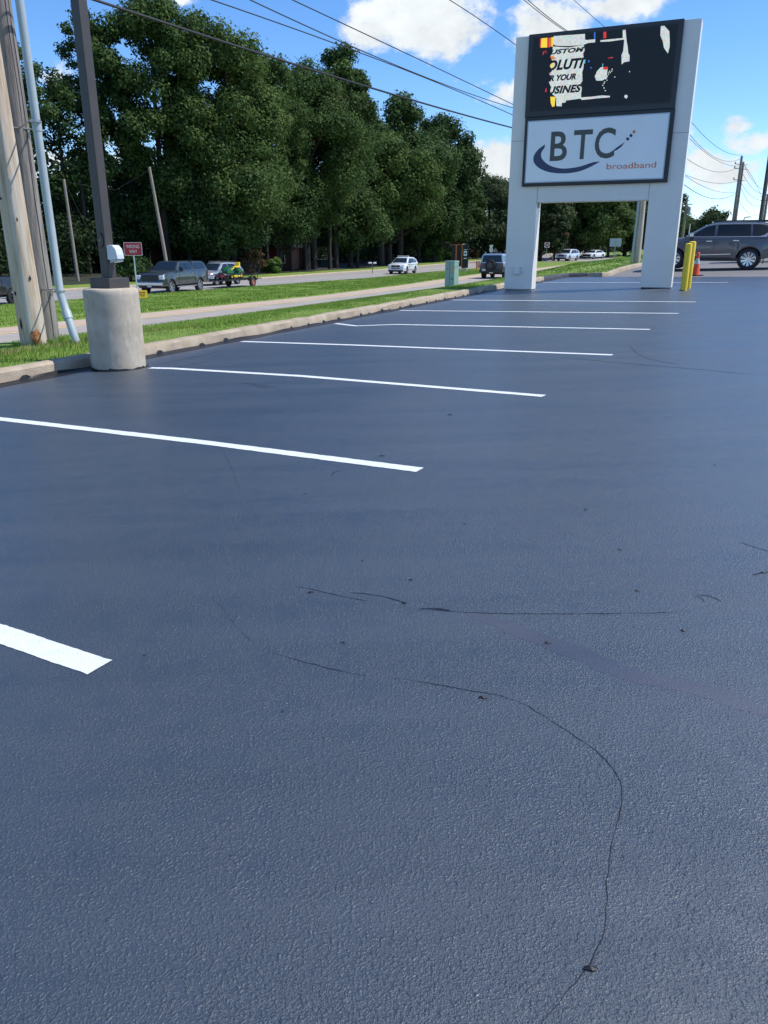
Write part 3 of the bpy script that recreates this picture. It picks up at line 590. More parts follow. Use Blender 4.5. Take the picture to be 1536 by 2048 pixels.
# weatherproof socket with hooded cover on the right face
sk = MB().prism([(-.055, -.08), (.055, -.08), (.055, .085), (-.055, .085)], .035, lambda u, v, d: onface(nr, u, 1.41+v, d)).build('socket_box', M['box'], t_, bevel=.004)
prof = [(.035, .095), (.10, .092), (.145, .05), (.165, -.02), (.168, -.07), (.035, -.085)]
mb = MB(); mb.prism(prof, .115, lambda u, v, d: onface(nr, d-.0575, 1.41+v, u)); mb.build('hooded_cover', M['box'], sk, bevel=.006)
MB().prism([(.03, -.115), (.15, -.10), (.155, -.075), (.03, -.086)], .10, lambda u, v, d: onface(nr, d-.05, 1.41+v, u)).build('cover_lip', M['clear'], sk)
# luminaire arm and head, above the photo
MB().tube([(0, 0, 8.1), (.0, 0, 8.2), (.5, -.1, 8.3), (.9, -.18, 8.3)], .04).build('arm', M['bronze'], t_)
MB().box((1.15, -.23, 8.28), (.6, .35, .14), math.atan2(-.18, .9)).build('lamp_head', M['bronze'], t_, bevel=.02)

# ---------------------------------------------------------------- utility poles at the left
def pole(name, label, base_, top, r0, r1, m_, group='wooden utility poles', n=20, seg=40, knots=True):
    t_ = thing(name, label, 'utility pole', base_, 0, group); P = []; rs = []
    d = Vector(top)-Vector(base_)
    for i in range(seg+1):
        k = i/seg; P.append(d*k-Vector((0, 0, .3))*(i == 0)); rs.append(r0+(r1-r0)*k)
    mb = MB().tube(P, rs, n)
    if knots: mb.v = [(x+.012*noise.noise((x*2.2, y*2.2, z*.35)), y+.012*noise.noise((x*2.2+5, y*2.2, z*.35)), z) for x, y, z in mb.v]
    mb.build('pole_shaft', m_, t_, smooth=True); return t_
P1 = atD(68, 682, 12.45); P1.z = Z(P1.x, P1.y)
h1 = atD(28.6, 400, 1); u1 = 11.5
t1_ = pole('utility_pole', 'tan wooden utility pole with a rotten hole at its foot, nearest at the left edge', P1, P1+Vector((-.14, 0, 11.5)), .195, .14, M['wood_tan'], n=32)
def scar(poly, ang, zc, m_, name, depth=.01, rad=.195):
    mb = MB(); c = [(rad+depth, 0, 0)]
    vs = [];
    for u, v in poly+[(0, 0)]:
        a = ang+u/rad; r_ = rad+.004+(depth if (u, v) == (0, 0) else 0); vs.append((r_*math.cos(a)-.14*(zc+v)/11.5, r_*math.sin(a), zc+v))
    n = len(poly); mb.add(vs, [(k, (k+1) % n, n) for k in range(n)]); return mb.build(name, m_, t1_)
av = math.atan2(-P1.y, -P1.x)      # angle of the side seen from the car park
def blob(w, h_, n=14, seed=0):
    random.seed(seed); return [(w/2*math.cos(2*math.pi*k/n)*random.uniform(.7, 1.15), h_/2*math.sin(2*math.pi*k/n)*random.uniform(.75, 1.15)) for k in range(n)]
scar(blob(.18, .30, seed=1), av+.22, .13, M['rot'], 'rotten_hole'); scar(blob(.03, .09, seed=2), av+.45, 1.05, M['knot'], 'knot'); scar(blob(.05, .07, seed=3), av-.95, .82, M['knot'], 'knot')
scar(blob(.05, .19, seed=4), av-.85, .36, M['knot'], 'knot'); scar(blob(.03, .07, seed=5), av+.15, 1.9, M['rot'], 'knot'); scar(blob(.05, .04, seed=6), av-.9, 2.2, M['knot'], 'knot')
random.seed(11)
P2 = atD(97, 668, 13.0); P2.z = Z(P2.x, P2.y)
t2_ = pole('utility_pole', 'grey weathered utility pole with long cracks, just behind the tan pole and conduit', P2, P2+Vector((-.06, .0, 11.3)), .165, .125, M['wood_grey'], n=24)
for k, (a, z0, z1) in enumerate([(.25, .5, 3.4), (.05, .0, .9), (.5, 2.2, 6.), (-.05, 3.0, 7.)]):     # drying cracks
    mb = MB(); av2 = math.atan2(-P2.y, -P2.x)+.45+a*.7
    for i in range(25):
        z = z0+(z1-z0)*i/24; aa = av2+.05*noise.noise((z*1.2, k, 0)); w_ = .012*math.sin(math.pi*i/24)+.002
        for sg_ in (-1, 1): mb.v.append((.1675*math.cos(aa+sg_*w_/2/.16)*(1-z*.021)-.06*z/11.3+.012*noise.noise((.165*2.2*math.cos(aa), .165*2.2*math.sin(aa), z*.35)), .1675*math.sin(aa+sg_*w_/2/.16)*(1-z*.021), z))
    mb.f = [(2*i, 2*i+2, 2*i+3, 2*i+1) for i in range(24)]; mb.mi = [0]*24; mb.build('drying_crack', M['knot'], t2_)
CB = atD(147, 668, 11.95); CB.z = Z(CB.x, CB.y)
cpts = []
for (px, py, D) in [(147, 668, 11.95), (134, 628, 12.0), (120, 585, 12.0)]: cpts.append(atD(px, py, D))
c3 = cpts[-1]
tc_ = thing('conduit', 'pale grey plastic riser conduit strapped to the grey pole, leaning out at its foot', 'conduit', CB)
def vert_at(p, z): return Vector((p.x, p.y, z))
MB().tube([cpts[0]-CB-Vector((0, 0, .25))+Vector((.06, 0, 0)), cpts[0]-CB, cpts[1]-CB, c3-CB, vert_at(c3, 2.0)+Vector((-.02, .02, 0))-CB, vert_at(c3, 10)+Vector((-.10, .08, 0))-CB], .060, 18).build('conduit_pipe', M['conduit'], tc_, smooth=True)
def on_c(k): return cpts[0].lerp(cpts[1], k)
MB().tube([cpts[0].lerp(cpts[1], .72)-CB, cpts[1].lerp(c3, .10)-CB], .070, 18).build('coupling', M['conduit'], tc_, smooth=True)
p1, p2 = vert_at(c3, 2.98)+Vector((-.03, .03, 0)), vert_at(c3, 3.10)+Vector((-.03, .03, 0)); MB().tube([p1-CB, p2-CB], .068, 18).build('coupling', M['conduit'], tc_, smooth=True)
for zc in (atD(118, 583, 12).z, atD(50, 235, 10.9).z):
    p = vert_at(c3, zc)+Vector((-.01*zc, .0, 0)); mb = MB(); q = Vector((P2.x, P2.y, zc))
    dr = (q-p).normalized(); rt = Vector((-dr.y, dr.x, 0))
    mb.tube([p+rt*.08-CB, q-dr*.10+rt*.04-CB], .012, 6); mb.tube([p-rt*.08-CB, q-dr*.10-rt*.14-CB], .012, 6); mb.tube([q-dr*.13-rt*.19-CB, q-dr*.13+rt*.16-CB], .012, 6)
    mb.tube([q-dr*.15-rt*.10-CB, q-dr*.16-rt*.09-Vector((0, 0, .12))-CB], .009, 6)
    mb.lathe([(.063, -.018), (.074, -.018), (.074, .018), (.063, .018)], 18, p-CB); mb.build('standoff_bracket', M['steel'], tc_)
tuft(P1, 260, .34, .11, 'pole_foot_grass', 'longer grass blades round the foot of the tan pole'); tuft(P2, 200, .30, .14, 'pole_foot_grass', 'longer grass blades round the foot of the grey pole'); tuft(CB, 160, .30, .14, 'pole_foot_grass', 'longer grass blades round the foot of the conduit')

# ---------------------------------------------------------------- roadside sign structure
SO = Vector((3.713, 24.752, 0)); PHI = R(-23.27); DX = Vector((math.cos(PHI), math.sin(PHI), 0)); NF = Vector((math.sin(PHI), -math.cos(PHI), 0))   # NF faces the car park
SWD, SH, CW, SD = 4.869, 6.961, .856, .56
TS = thing('pylon_sign', 'large two legged pale metal pylon sign with LED board above a white panel', 'sign', SO, PHI)
def SL(u, v, d=0.): return (u, -d, v)          # local: x along the face, -y towards the car park
def cuboid(u0, u1, v0, v1, d0, d1): return MB().box(((u0+u1)/2, -(d0+d1)/2, (v0+v1)/2), (u1-u0, abs(d1-d0), v1-v0))
def sz(u): return .033*(SO.x+DX.x*u)
for u0 in (0, SWD-CW):
    lg = cuboid(u0, u0+CW, sz(u0+CW/2)+.03, 2.637 if 0 else SH, -SD, 0).build('column', [M['signwhite']], TS, bevel=.008)
    cuboid(u0-.0, u0+CW+.0, 4.300, 4.309, -SD-.003, .003).build('panel_joint', M['seam'], lg)
    sh = cuboid(u0+.04, u0+CW-.04, sz(u0+CW/2)-.05, sz(u0+CW/2)+.029, -SD+.04, -.04).build('footing', M['curb'] if u0 == 0 else M['crack'], lg)
beam = cuboid(CW+.001, SWD-CW-.001, 2.637, 3.08, -SD+.01, -.004).build('cross_beam', M['signwhite'], TS, bevel=.004)
for u in (CW+.02, SWD-CW-.02): cuboid(u-.004, u+.004, 2.64, 3.08, -.004, -.0015).build('panel_joint', M['seam'], beam)
cab = cuboid(.405, 4.460, 3.07, 4.895, -SD-.06, .10).build('panel_cabinet', M['black'], TS, bevel=.012)
led = cuboid(.385, 4.445, 4.899, 6.975, -SD-.06, .085).build('display_cabinet', M['frame2'], TS, bevel=.012)
cuboid(.50, 4.32, 5.03, 6.89, .0855, .089).build('display_border', M['black'], led)
scr = cuboid(.535, 4.29, 5.06, 6.86, .0892, .093).build('display_screen', M['led'], led)
pan = cuboid(.49, 4.345, 3.16, 4.80, .101, .106).build('panel_trim', mat('pale_panel_trim', (.45, .52, .60), .3), cab)
pfc = cuboid(.52, 4.315, 3.19, 4.77, .107, .112).build('panel_face', M['panel'], cab)
def onsign(px, py, off):
    r = pxray(px, py); o_ = SO+NF*off; t = (o_-Vector((0, 0, CH))).dot(NF)/r.dot(NF); p = Vector((0, 0, CH))+r*t; return (p-SO).dot(DX), p.z
def A(X, Y): return onsign(1050+X/4.8, 40+Y/4.8, .093)
def Bq(X, Y): return onsign(1000+X/3.657, 20+Y/3.657, .112)
LEDK = [0]
def ledpoly(pts, mk, name='lit_pixels'):
    q = .0125; LEDK[0] += 1; d = .0935+.0004*(LEDK[0] % 6)
    P = [A(*p) for p in pts]; P = [(round(a/q)*q, round(b_/q)*q) for a, b_ in P]
    MB().add([SL(a, b_, d) for a, b_ in P], [tuple(range(len(P)))]).build(name, M[mk], scr)
ledpoly([(275, 152), (575, 132), (578, 188), (600, 192), (675, 182), (675, 212), (600, 222), (560, 240), (410, 252), (300, 246), (270, 236)], 'lw')
main = [(268, 252), (420, 262), (565, 240), (572, 290), (556, 325), (566, 380), (560, 470), (548, 500), (552, 580), (536, 610), (545, 660), (540, 700), (538, 755), (395, 772), (390, 790), (352, 797), (350, 828), (302, 826), (296, 742), (262, 712), (240, 690), (250, 640), (232, 600), (236, 590), (262, 560), (240, 520), (262, 480), (236, 440), (262, 400), (245, 350), (262, 310)]
ledpoly(main, 'lw')
ledpoly([(155, 178), (212, 172), (212, 262), (152, 266)], 'ly'); ledpoly([(142, 180), (154, 179), (151, 268), (142, 262)], 'lr'); ledpoly([(213, 172), (232, 168), (232, 262), (213, 264)], 'lr'); ledpoly([(233, 172), (250, 168), (248, 258), (233, 260)], 'lo'); ledpoly([(252, 165), (274, 163), (270, 252), (252, 254)], 'ly')
ledpoly([(170, 310), (205, 290), (208, 312), (175, 335)], 'lr'); ledpoly([(245, 735), (296, 735), (284, 830), (262, 834), (246, 800)], 'ly'); ledpoly([(240, 352), (262, 345), (300, 368), (262, 382)], 'lo'); ledpoly([(246, 420), (268, 408), (268, 456), (246, 462)], 'ly')
ledpoly([(232, 505), (296, 500), (290, 525), (240, 530)], 'lo'); ledpoly([(230, 600), (300, 592), (296, 618), (236, 612)], 'lo'); ledpoly([(195, 660), (207, 655), (207, 690), (196, 690)], 'lr')
ledpoly([(530, 742), (640, 736), (740, 725), (815, 728), (812, 742), (700, 752), (580, 764), (540, 768)], 'lw'); ledpoly([(662, 120), (674, 119), (674, 180), (662, 182)], 'lb'); ledpoly([(752, 115), (780, 112), (780, 175), (752, 178)], 'lr')
ledpoly([(722, 195), (860, 182), (940, 172), (940, 190), (800, 206), (722, 210)], 'lw'); ledpoly([(940, 95), (966, 95), (975, 200), (986, 250), (990, 320), (1004, 340), (1004, 395), (950, 405), (925, 428), (925, 335), (945, 300), (952, 190), (938, 186)], 'lw')
ledpoly([(1302, 60), (1336, 55), (1384, 110), (1392, 200), (1388, 260), (1370, 322), (1335, 270), (1322, 200), (1300, 150)], 'lw'); ledpoly([(722, 460), (745, 450), (790, 470), (786, 560), (740, 580), (682, 582), (670, 545), (690, 490)], 'lw')
ledpoly([(748, 452), (795, 448), (796, 468), (772, 478), (750, 472)], 'lr'); ledpoly([(796, 362), (842, 352), (844, 362), (800, 370)], 'lr'); ledpoly([(744, 420), (752, 420), (750, 446), (742, 448)], 'lc'); ledpoly([(566, 382), (578, 380), (578, 418), (568, 420)], 'lc'); ledpoly([(606, 388), (618, 386), (620, 405), (608, 408)], 'lb'); ledpoly([(626, 452), (642, 450), (642, 464), (626, 466)], 'lb')
for X, Y in [(838, 472), (832, 492), (812, 490), (820, 505), (804, 505), (800, 522), (790, 538), (784, 552), (776, 565), (788, 580), (765, 595), (756, 610), (746, 628), (760, 652), (772, 677), (862, 548), (1005, 494)]: ledpoly([(X-5, Y-5), (X+5, Y-5), (X+5, Y+5), (X-5, Y+5)], 'lw')
ledpoly([(955, 722), (975, 716), (986, 732), (975, 756), (955, 745)], 'lw')
def ledtext(txt, x0, y0, x1, y1, ytilt, sp=1.):
    a, b_ = A(x0, y1), A(x1, y0-ytilt)
    fit_text(txt, a[0], a[1], b_[0], b_[1], lambda u, v: SL(u, v, .0965), .28, .05, sp).build('board_lettering', M['led'], scr)
ledtext('CUSTOM', 178, 268, 572, 340, 12, 1.05); ledtext('OLUTI', 212, 372, 572, 492, 14, 1.05); ledtext('R YOUR', 232, 520, 492, 592, 10); ledtext('USINES', 218, 628, 545, 716, 14, 1.05)
# lettering and mark on the white panel
def pantext(txt, x0, y0, x1, y1, mk, off=0., name='lettering', sp=1.):
    a, b_ = Bq(x0, y1), Bq(x1, y0); fit_text(txt, a[0], a[1], b_[0], b_[1], lambda u, v: SL(u, v, .114), 0, off, sp).build(name, M[mk], pfc)
pantext('B', 362, 884, 500, 1106, 'btc', .016); pantext('T', 528, 872, 682, 1094, 'btc', .016); pantext('C', 684, 856, 852, 1090, 'btc', .016)
pantext('broadband', 778, 1108, 1145, 1166, 'orange_v', .008)
def panpoly(pts, mk, name, d=.1145): MB().add([SL(*Bq(*p), d) for p in pts], [tuple(range(len(pts)))]).build(name, M[mk], pfc)
def spl(P, k_=5):
    o_ = []
    for i in range(len(P)-1):
        p0, p1, p2, p3 = P[max(0, i-1)], P[i], P[i+1], P[min(len(P)-1, i+2)]
        for j in range(k_):
            t = j/k_; o_.append(tuple(.5*((2*p1[c])+(-p0[c]+p2[c])*t+(2*p0[c]-5*p1[c]+4*p2[c]-p3[c])*t*t+(-p0[c]+3*p1[c]-3*p2[c]+p3[c])*t**3) for c in (0, 1)))
    return o_+[P[-1]]
outer = spl([(330, 982), (278, 1022), (246, 1072), (250, 1118), (292, 1160), (370, 1188), (480, 1195), (580, 1180), (660, 1148), (730, 1110)]); inner = spl([(326, 1008), (304, 1040), (302, 1075), (326, 1110), (370, 1140), (440, 1158), (510, 1157), (590, 1143), (680, 1114), (729, 1109)])
mb = MB(); n = min(len(outer), len(inner)); mb.add([SL(*Bq(*p), .1147) for p in outer[:n]]+[SL(*Bq(*p), .1147) for p in inner[:n]], [(i, i+1, n+i+1, n+i) for i in range(n-1)]); mb.build('swoosh', M['navy'], pfc)
panpoly([(828, 1031), (850, 1008), (915, 964), (888, 1000), (850, 1028)], 'navy', 'streak')
for X, Y, mk in ((934, 943, 'navy'), (958, 918, 'navy'), (980, 891, 'orange_v')): panpoly([(X+11.5*math.cos(k*math.pi/8), Y+12.5*math.sin(k*math.pi/8)) for k in range(16)], mk, 'dot')
# meter box on the left column and small floodlight bracket
jb = cuboid(.30, .49, .60, .82, .004, .10).build('junction_box', M['box'], TS, bevel=.006)
cuboid(.315, .475, .615, .80, .101, .106).build('box_lid', M['signwhite'], jb)
cuboid(CW+.0, CW+.05, 2.50, 2.63, -.3, -.2).build('bracket', M['steel'], TS)

# ---------------------------------------------------------------- bollards and cone
def bollard(p, h_, label):
    t_ = thing('bollard', label, 'bollard', p, 0, 'yellow bollards beside the sign')
    MB().lathe([(.088, -.02), (.088, h_-.05), (.082, h_-.022), (.06, h_-.006), (.0, h_)], 24).build('sleeve', M['ylw'], t_, smooth=True)
    MB().lathe([(.12, .001), (.11, .012), (.0885, .016)], 24, mi=0).build('base_ring', M['crack'], t_)
p = onlot(1367, 581); p2_ = onlot(1374.5, 577.5)
bollard(p, 1.22, 'yellow bollard nearer the camera beside the right sign column'); bollard(p2_, 1.26, 'yellow bollard half hidden behind the nearer one, between it and the cone')
p = onlot(1391, 551.5); tcn_ = thing('traffic_cone', 'orange traffic cone with grey band and black base behind the yellow bollards', 'traffic cone', p, .3)
MB().box((0, 0, .02), (.40, .40, .04), 0, 0).build('cone_base', M['rubber'], tcn_, bevel=.01)
MB().lathe([(.15, .041), (.14, .06), (.096, .42), (.094, .42)], 24).build('cone_body', M['cone'], tcn_, smooth=True)
MB().lathe([(.097, .42), (.062, .62), (.061, .62)], 24).build('reflective_band', M['band'], tcn_, smooth=True)
MB().lathe([(.063, .62), (.045, .74), (.062, .76), (.062, .80), (.04, .83), (.0, .84)], 24).build('cone_tip', M['cone'], tcn_, smooth=True)

# ---------------------------------------------------------------- vehicles
def interp(P, x): return float(np.interp(x, [p[0] for p in P], [p[1] for p in P]))
def wheel(root, x, y, r_, w_, rimr, style, rim_m, n_sp=6):
    sgn = 1 if y > 0 else -1
    wr = bpy.data.objects.new('wheel', None); wr.empty_display_size = .1; COL.objects.link(wr); wr.parent = root; wr.location = (x, y, r_)
    MB().lathe([(rimr, -w_/2), (r_*.93, -w_/2), (r_, -w_/2+.035), (r_, w_/2-.035), (r_*.93, w_/2), (rimr, w_/2)], 32, axis='Y').build('tyre', M['rubber'], wr, smooth=True)
    MB().lathe([(rimr+.004, sgn*w_*.46), (rimr*.95, sgn*w_*.50), (rimr*.90, sgn*w_*.40), (rimr*.85, sgn*w_*.12), (0, sgn*w_*.10)], 28, axis='Y').build('wheel_well_disc', M['trim'], wr)
    mb = MB(); mb.lathe([(rimr+.002, sgn*w_*.47), (rimr*.93, sgn*w_*.53), (rimr*.90, sgn*w_*.47)], 28, axis='Y'); mb.lathe([(.0, sgn*w_*.44), (rimr*.22, sgn*w_*.43), (rimr*.26, sgn*w_*.34)], 16, axis='Y')
    for k in range(n_sp):
        a = 2*math.pi*k/n_sp+.3
        for off in ((-.10, .10) if style == 'split' else (0,)):
            w0, w1 = (rimr*.10, rimr*.16) if style == 'split' else (rimr*.15, rimr*.27)
            ca, sa = math.cos(a+off), math.sin(a+off); v = []
            for q, ww, dd in ((rimr*.15, w0, .42), (rimr*.93, w1, .50)):
                for sg_ in (-1, 1): v.append((q*ca-sg_*ww/2*sa, sgn*w_*dd, q*sa+sg_*ww/2*ca))
            mb.add(v, [(0, 1, 3, 2)])
    mb.build('rim', rim_m, wr, smooth=False)
def vehicle(name, label, p, rz, spec, cat='car', group=None):
    t_ = thing(name, label, cat, p, rz, group); X0, X1 = spec['x']; w = spec['w']; top = spec['top']; sill = spec['sill']; wr = spec['wr']; xf, xr = spec['wx']
    pm = spec['paint']; arch = wr+spec.get('gap', .07)
    xs = sorted(set(list(np.linspace(X0, X1, 46))+[q+d for q in (xf, xr) for d in (-arch, -arch+.01, arch-.01, arch)]+[q[0] for q in top if X0 <= q[0] <= X1]))
    def zb(x):
        z = interp(sill, x)
        for q in (xf, xr):
            if abs(x-q) < arch: z = max(z, wr+math.sqrt(max(0, arch**2-(x-q)**2)))
        return z
    mb = MB(); ncs = 9
    for x in xs:
        e = min(x-X0, X1-x); tp = 1-spec.get('taper', .10)*(1-min(1, e/.55))**2; zt = interp(top, x); z0 = min(zb(x), zt-.12); H_ = zt-z0; ww = w*tp
        fl = 0
        for q in (xf, xr):
            if abs(x-q) < arch+.14: fl = spec.get('flare', .02)
        mid = max(z0+.02, min(zt-.1, spec.get('crease', zt-.28)))
        cs = [(0, z0+.02), (ww*.80, z0+.02), (ww*.975+fl, z0), (ww+fl, z0+.05), (ww+fl*.3, mid), (ww*.975, zt-.10), (ww*.955, zt-.045), (ww*.90, zt-.008), (0, zt+.02)]
        mb.v += [(x, y, z) for y, z in cs]+[(x, -y, z) for y, z in cs]
    n2_ = 2*ncs
    for i in range(len(xs)-1):
        for k in range(ncs-1):
            mi = 1 if k < 2 else 0
            mb.f.append((i*n2_+k, i*n2_+k+1, (i+1)*n2_+k+1, (i+1)*n2_+k)); mb.mi.append(mi)
            mb.f.append((i*n2_+ncs+k, (i+1)*n2_+ncs+k, (i+1)*n2_+ncs+k+1, i*n2_+ncs+k+1)); mb.mi.append(mi)
    for i in (0, len(xs)-1): mb.f.append(tuple(i*n2_+k for k in range(ncs))+tuple(i*n2_+ncs+k for k in range(ncs-1, -1, -1))); mb.mi.append(0)
    bd = mb.build('body', [pm, M['trim']], t_, smooth=True)
    # cabins
    for ci, cb in enumerate(spec['cabins']):
        rl = cb['roof']; wb, wt = cb['wb'], cb['wt']; zbelt, zroof = cb['belt'], max(q[1] for q in rl)
        yf = lambda z: wb+(wt-wb)*max(0, (z-zbelt))/(zroof-zbelt)
        xs2 = sorted(set(list(np.linspace(rl[0][0], rl[-1][0], 26))+[q[0] for q in rl])); mb = MB()
        for x in xs2:
            zr_ = interp(rl, x); z0 = zbelt-.08; k_ = max(0.02, zr_-zbelt)
            cs = [(yf(z0), z0), (yf(zr_-min(.07, k_*.5)), zr_-min(.07, k_*.5)), (yf(zr_)-.035, zr_-min(.02, k_*.2)), (yf(zr_)-.12, zr_), (0, zr_+.015)]
            mb.v += [(x, y, z) for y, z in cs]+[(x, -y, z) for y, z in cs]
        for i in range(len(xs2)-1):
            for k in range(4):
                mb.f.append((i*10+k, i*10+k+1, (i+1)*10+k+1, (i+1)*10+k)); mb.f.append((i*10+5+k, (i+1)*10+5+k, (i+1)*10+6+k, i*10+6+k)); mb.mi += [0, 0]
        for i in (0, len(xs2)-1): mb.f.append(tuple(i*10+k for k in range(5))+tuple(i*10+5+k for k in range(4, -1, -1))); mb.mi.append(0)
        cbn = mb.build(cb.get('name', 'cabin'), cb.get('paint', pm), t_, smooth=True)
        for poly in cb['windows']:
            for sgn in (1, -1):
                mb = MB(); mb.prism(poly, .006, lambda u, v, d: (u, sgn*(yf(v)+.002+d), v)); mb.build('window', cb.get('wm', M['glass']), cbn)
        for q in cb.get('glass', []):
            xa, za, ya, xb, zb_, yb = q; nv = Vector((-(zb_-za), 0, (xb-xa))).normalized();
            if nv.z < 0: nv = -nv
            if abs(nv.z) < .05 and nv.x*(xa-0) < 0: nv = -nv
            o_ = nv*.028; P = [Vector((xa, ya, za)), Vector((xa, -ya, za)), Vector((xb, -yb, zb_)), Vector((xb, yb, zb_))]
            mb = MB().add([p_+o_ for p_ in P]+[p_-o_ for p_ in P], [(0, 1, 2, 3), (4, 7, 6, 5), (0, 4, 5, 1), (1, 5, 6, 2), (2, 6, 7, 3), (3, 7, 4, 0)]); mb.build('windscreen' if q is cb['glass'][0] else 'rear_window', M['glass'], cbn)
    for q in (xf, xr): MB().box((q, 0, (.32+wr+arch*.985)/2), (arch*1.6, 2*(w-.29), wr+arch*.985-.32)).build('wheel_arch_liner', M['trim'], t_)
    for (x, sgn) in ((xf, 1), (xf, -1), (xr, 1), (xr, -1)): wheel(t_, x, sgn*(w-.13), wr, .25, spec['rim'], spec.get('spoke', 'plain'), spec.get('rimm', M['chrome']), spec.get('nsp', 6))
    for nm, m_, c, d, sym in spec['bits']:
        for sgn in ((1, -1) if sym else (1,)):
            MB().box((c[0], c[1]*sgn, c[2]), d).build(nm, M[m_], t_, bevel=min(d)*.22)
    for poly, nm, m_, th_ in spec.get('plates', []):    # flat trim on the flanks: (x,z) outline
        for sgn in (1, -1): MB().prism(poly, th_, lambda u, v, d: (u, sgn*(w+.004+d), v)).build(nm, M[m_], t_)
    return t_
# --- dark grey pickup with topper
pick = dict(x=(-2.95, 2.92), w=.995, wr=.41, wx=(2.0, -1.68), rim=.275, paint=M['slate_paint'], taper=.07, crease=.98, nsp=6, flare=.035,
    sill=[(-2.95, .62), (-2.3, .55), (2.4, .5), (2.92, .45)], top=[(-2.95, 1.36), (.75, 1.38), (1.05, 1.36), (2.3, 1.30), (2.7, 1.24), (2.85, 1.12), (2.92, .98)],
    cabins=[dict(roof=[(-1.0, 1.42), (-.93, 1.90), (-.5, 1.94), (.35, 1.94), (.55, 1.91), (1.25, 1.38)], wb=.93, wt=.74, belt=1.38, name='cab',
        windows=[[(-.86, 1.44), (-.08, 1.44), (-.08, 1.83), (-.80, 1.83)], [(-.02, 1.44), (.92, 1.44), (.46, 1.83), (-.02, 1.83)]], glass=[(1.17, 1.44, .80, .58, 1.875, .66)]),
        dict(roof=[(-2.93, 1.38), (-2.68, 1.86), (-2.5, 1.92), (-1.10, 1.94), (-1.045, 1.92)], wb=.93, wt=.76, belt=1.38, name='topper', windows=[[(-2.66, 1.45), (-1.22, 1.45), (-1.22, 1.82), (-2.50, 1.82)]], glass=[(-2.90, 1.44, .7, -2.70, 1.82, .6)])],
    bits=[('grille', 'trim', (2.90, 0, .96), (.10, 1.1, .34), 0), ('front_bumper', 'chrome', (2.93, .45, .62), (.16, .92, .20), 1), ('lower_bumper', 'trim', (2.88, 0, .45), (.14, 1.6, .16), 0), ('headlight', 'lampglass', (2.83, .80, 1.00), (.20, .32, .26), 1),
          ('indicator', 'amber', (2.84, .90, .97), (.16, .10, .12), 1), ('door_mirror', 'trim', (.92, 1.12, 1.45), (.14, .24, .26), 1), ('running_board', 'chrome', (.15, 1.0, .40), (2.5, .10, .06), 1), ('door_handle', 'chrome', (.10, 1.005, 1.18), (.20, .03, .05), 1),
          ('door_handle', 'chrome', (-.78, 1.005, 1.18), (.20, .03, .05), 1), ('tail_light', 'redlens', (-2.93, .88, 1.12), (.10, .16, .42), 1), ('rear_bumper', 'chrome', (-3.0, 0, .62), (.16, 1.8, .18), 0), ('fender_badge', 'chrome', (1.15, .995, 1.18), (.24, .02, .04), 1),
          ('grille_bar', 'alloyd', (2.965, 0, .98), (.03, 1.05, .05), 0), ('licence_plate', 'plate', (3.02, 0, .50), (.01, .3, .15), 0)],
    plates=[([(-1.015, .62), (-1.0, .62), (-1.0, 1.30), (-1.015, 1.30)], 'door_gap', 'trim', .002), ([(.02, .62), (.032, .62), (.032, 1.30), (.02, 1.30)], 'door_gap', 'trim', .002), ([(.98, .62), (.992, .62), (.992, 1.30), (.98, 1.30)], 'door_gap', 'trim', .002)])
RD = KA+math.pi+R(3)      # heading of traffic towards the camera along the main road
def place(px, py, dz=0.): p = hit(px, py); p.z += dz; return p
def roadpt(s, t): x, y = xy(s, t); return Vector((x, y, Z(x, y)+.004))
def roadpx(px, tb):      # the point of the road surface at cross position tb that stands in line with a photo column
    lo, hi = -20., 300.
    for _ in range(50):
        m0 = (lo+hi)/2; x, y = xy(m0, tt(m0, tb)); z = Z(x, y)-CH; d = y*math.cos(TH)-z*math.sin(TH); q = 9e9*(-1 if x < 0 else 1) if d <= 0 else cx+f*x/d
        if q < px: lo = m0
        else: hi = m0
    x, y = xy(lo, tt(lo, tb)); p = Vector((x, y, Z(x, y)+.004)); print('RP', px, 's %.1f D %.1f' % (lo, y*math.cos(TH)-(p.z-CH)*math.sin(TH))); return p
pk = vehicle('pickup_truck', 'dark grey crew cab pickup truck with a matching topper, towing a trailer', roadpx(350, 27.8), RD+R(8), pick, 'pickup truck')
# --- black truck at the left edge, only its rear seen
bk = dict(pick); bk['paint'] = M['black_paint']; bk['rimm'] = M['alloyd']; bk['cabins'] = [pick['cabins'][0]]
vehicle('pickup_truck', 'black pickup truck with dark wheels, cut off by the left edge', roadpx(-52, 27.8), RD, bk, 'pickup truck')
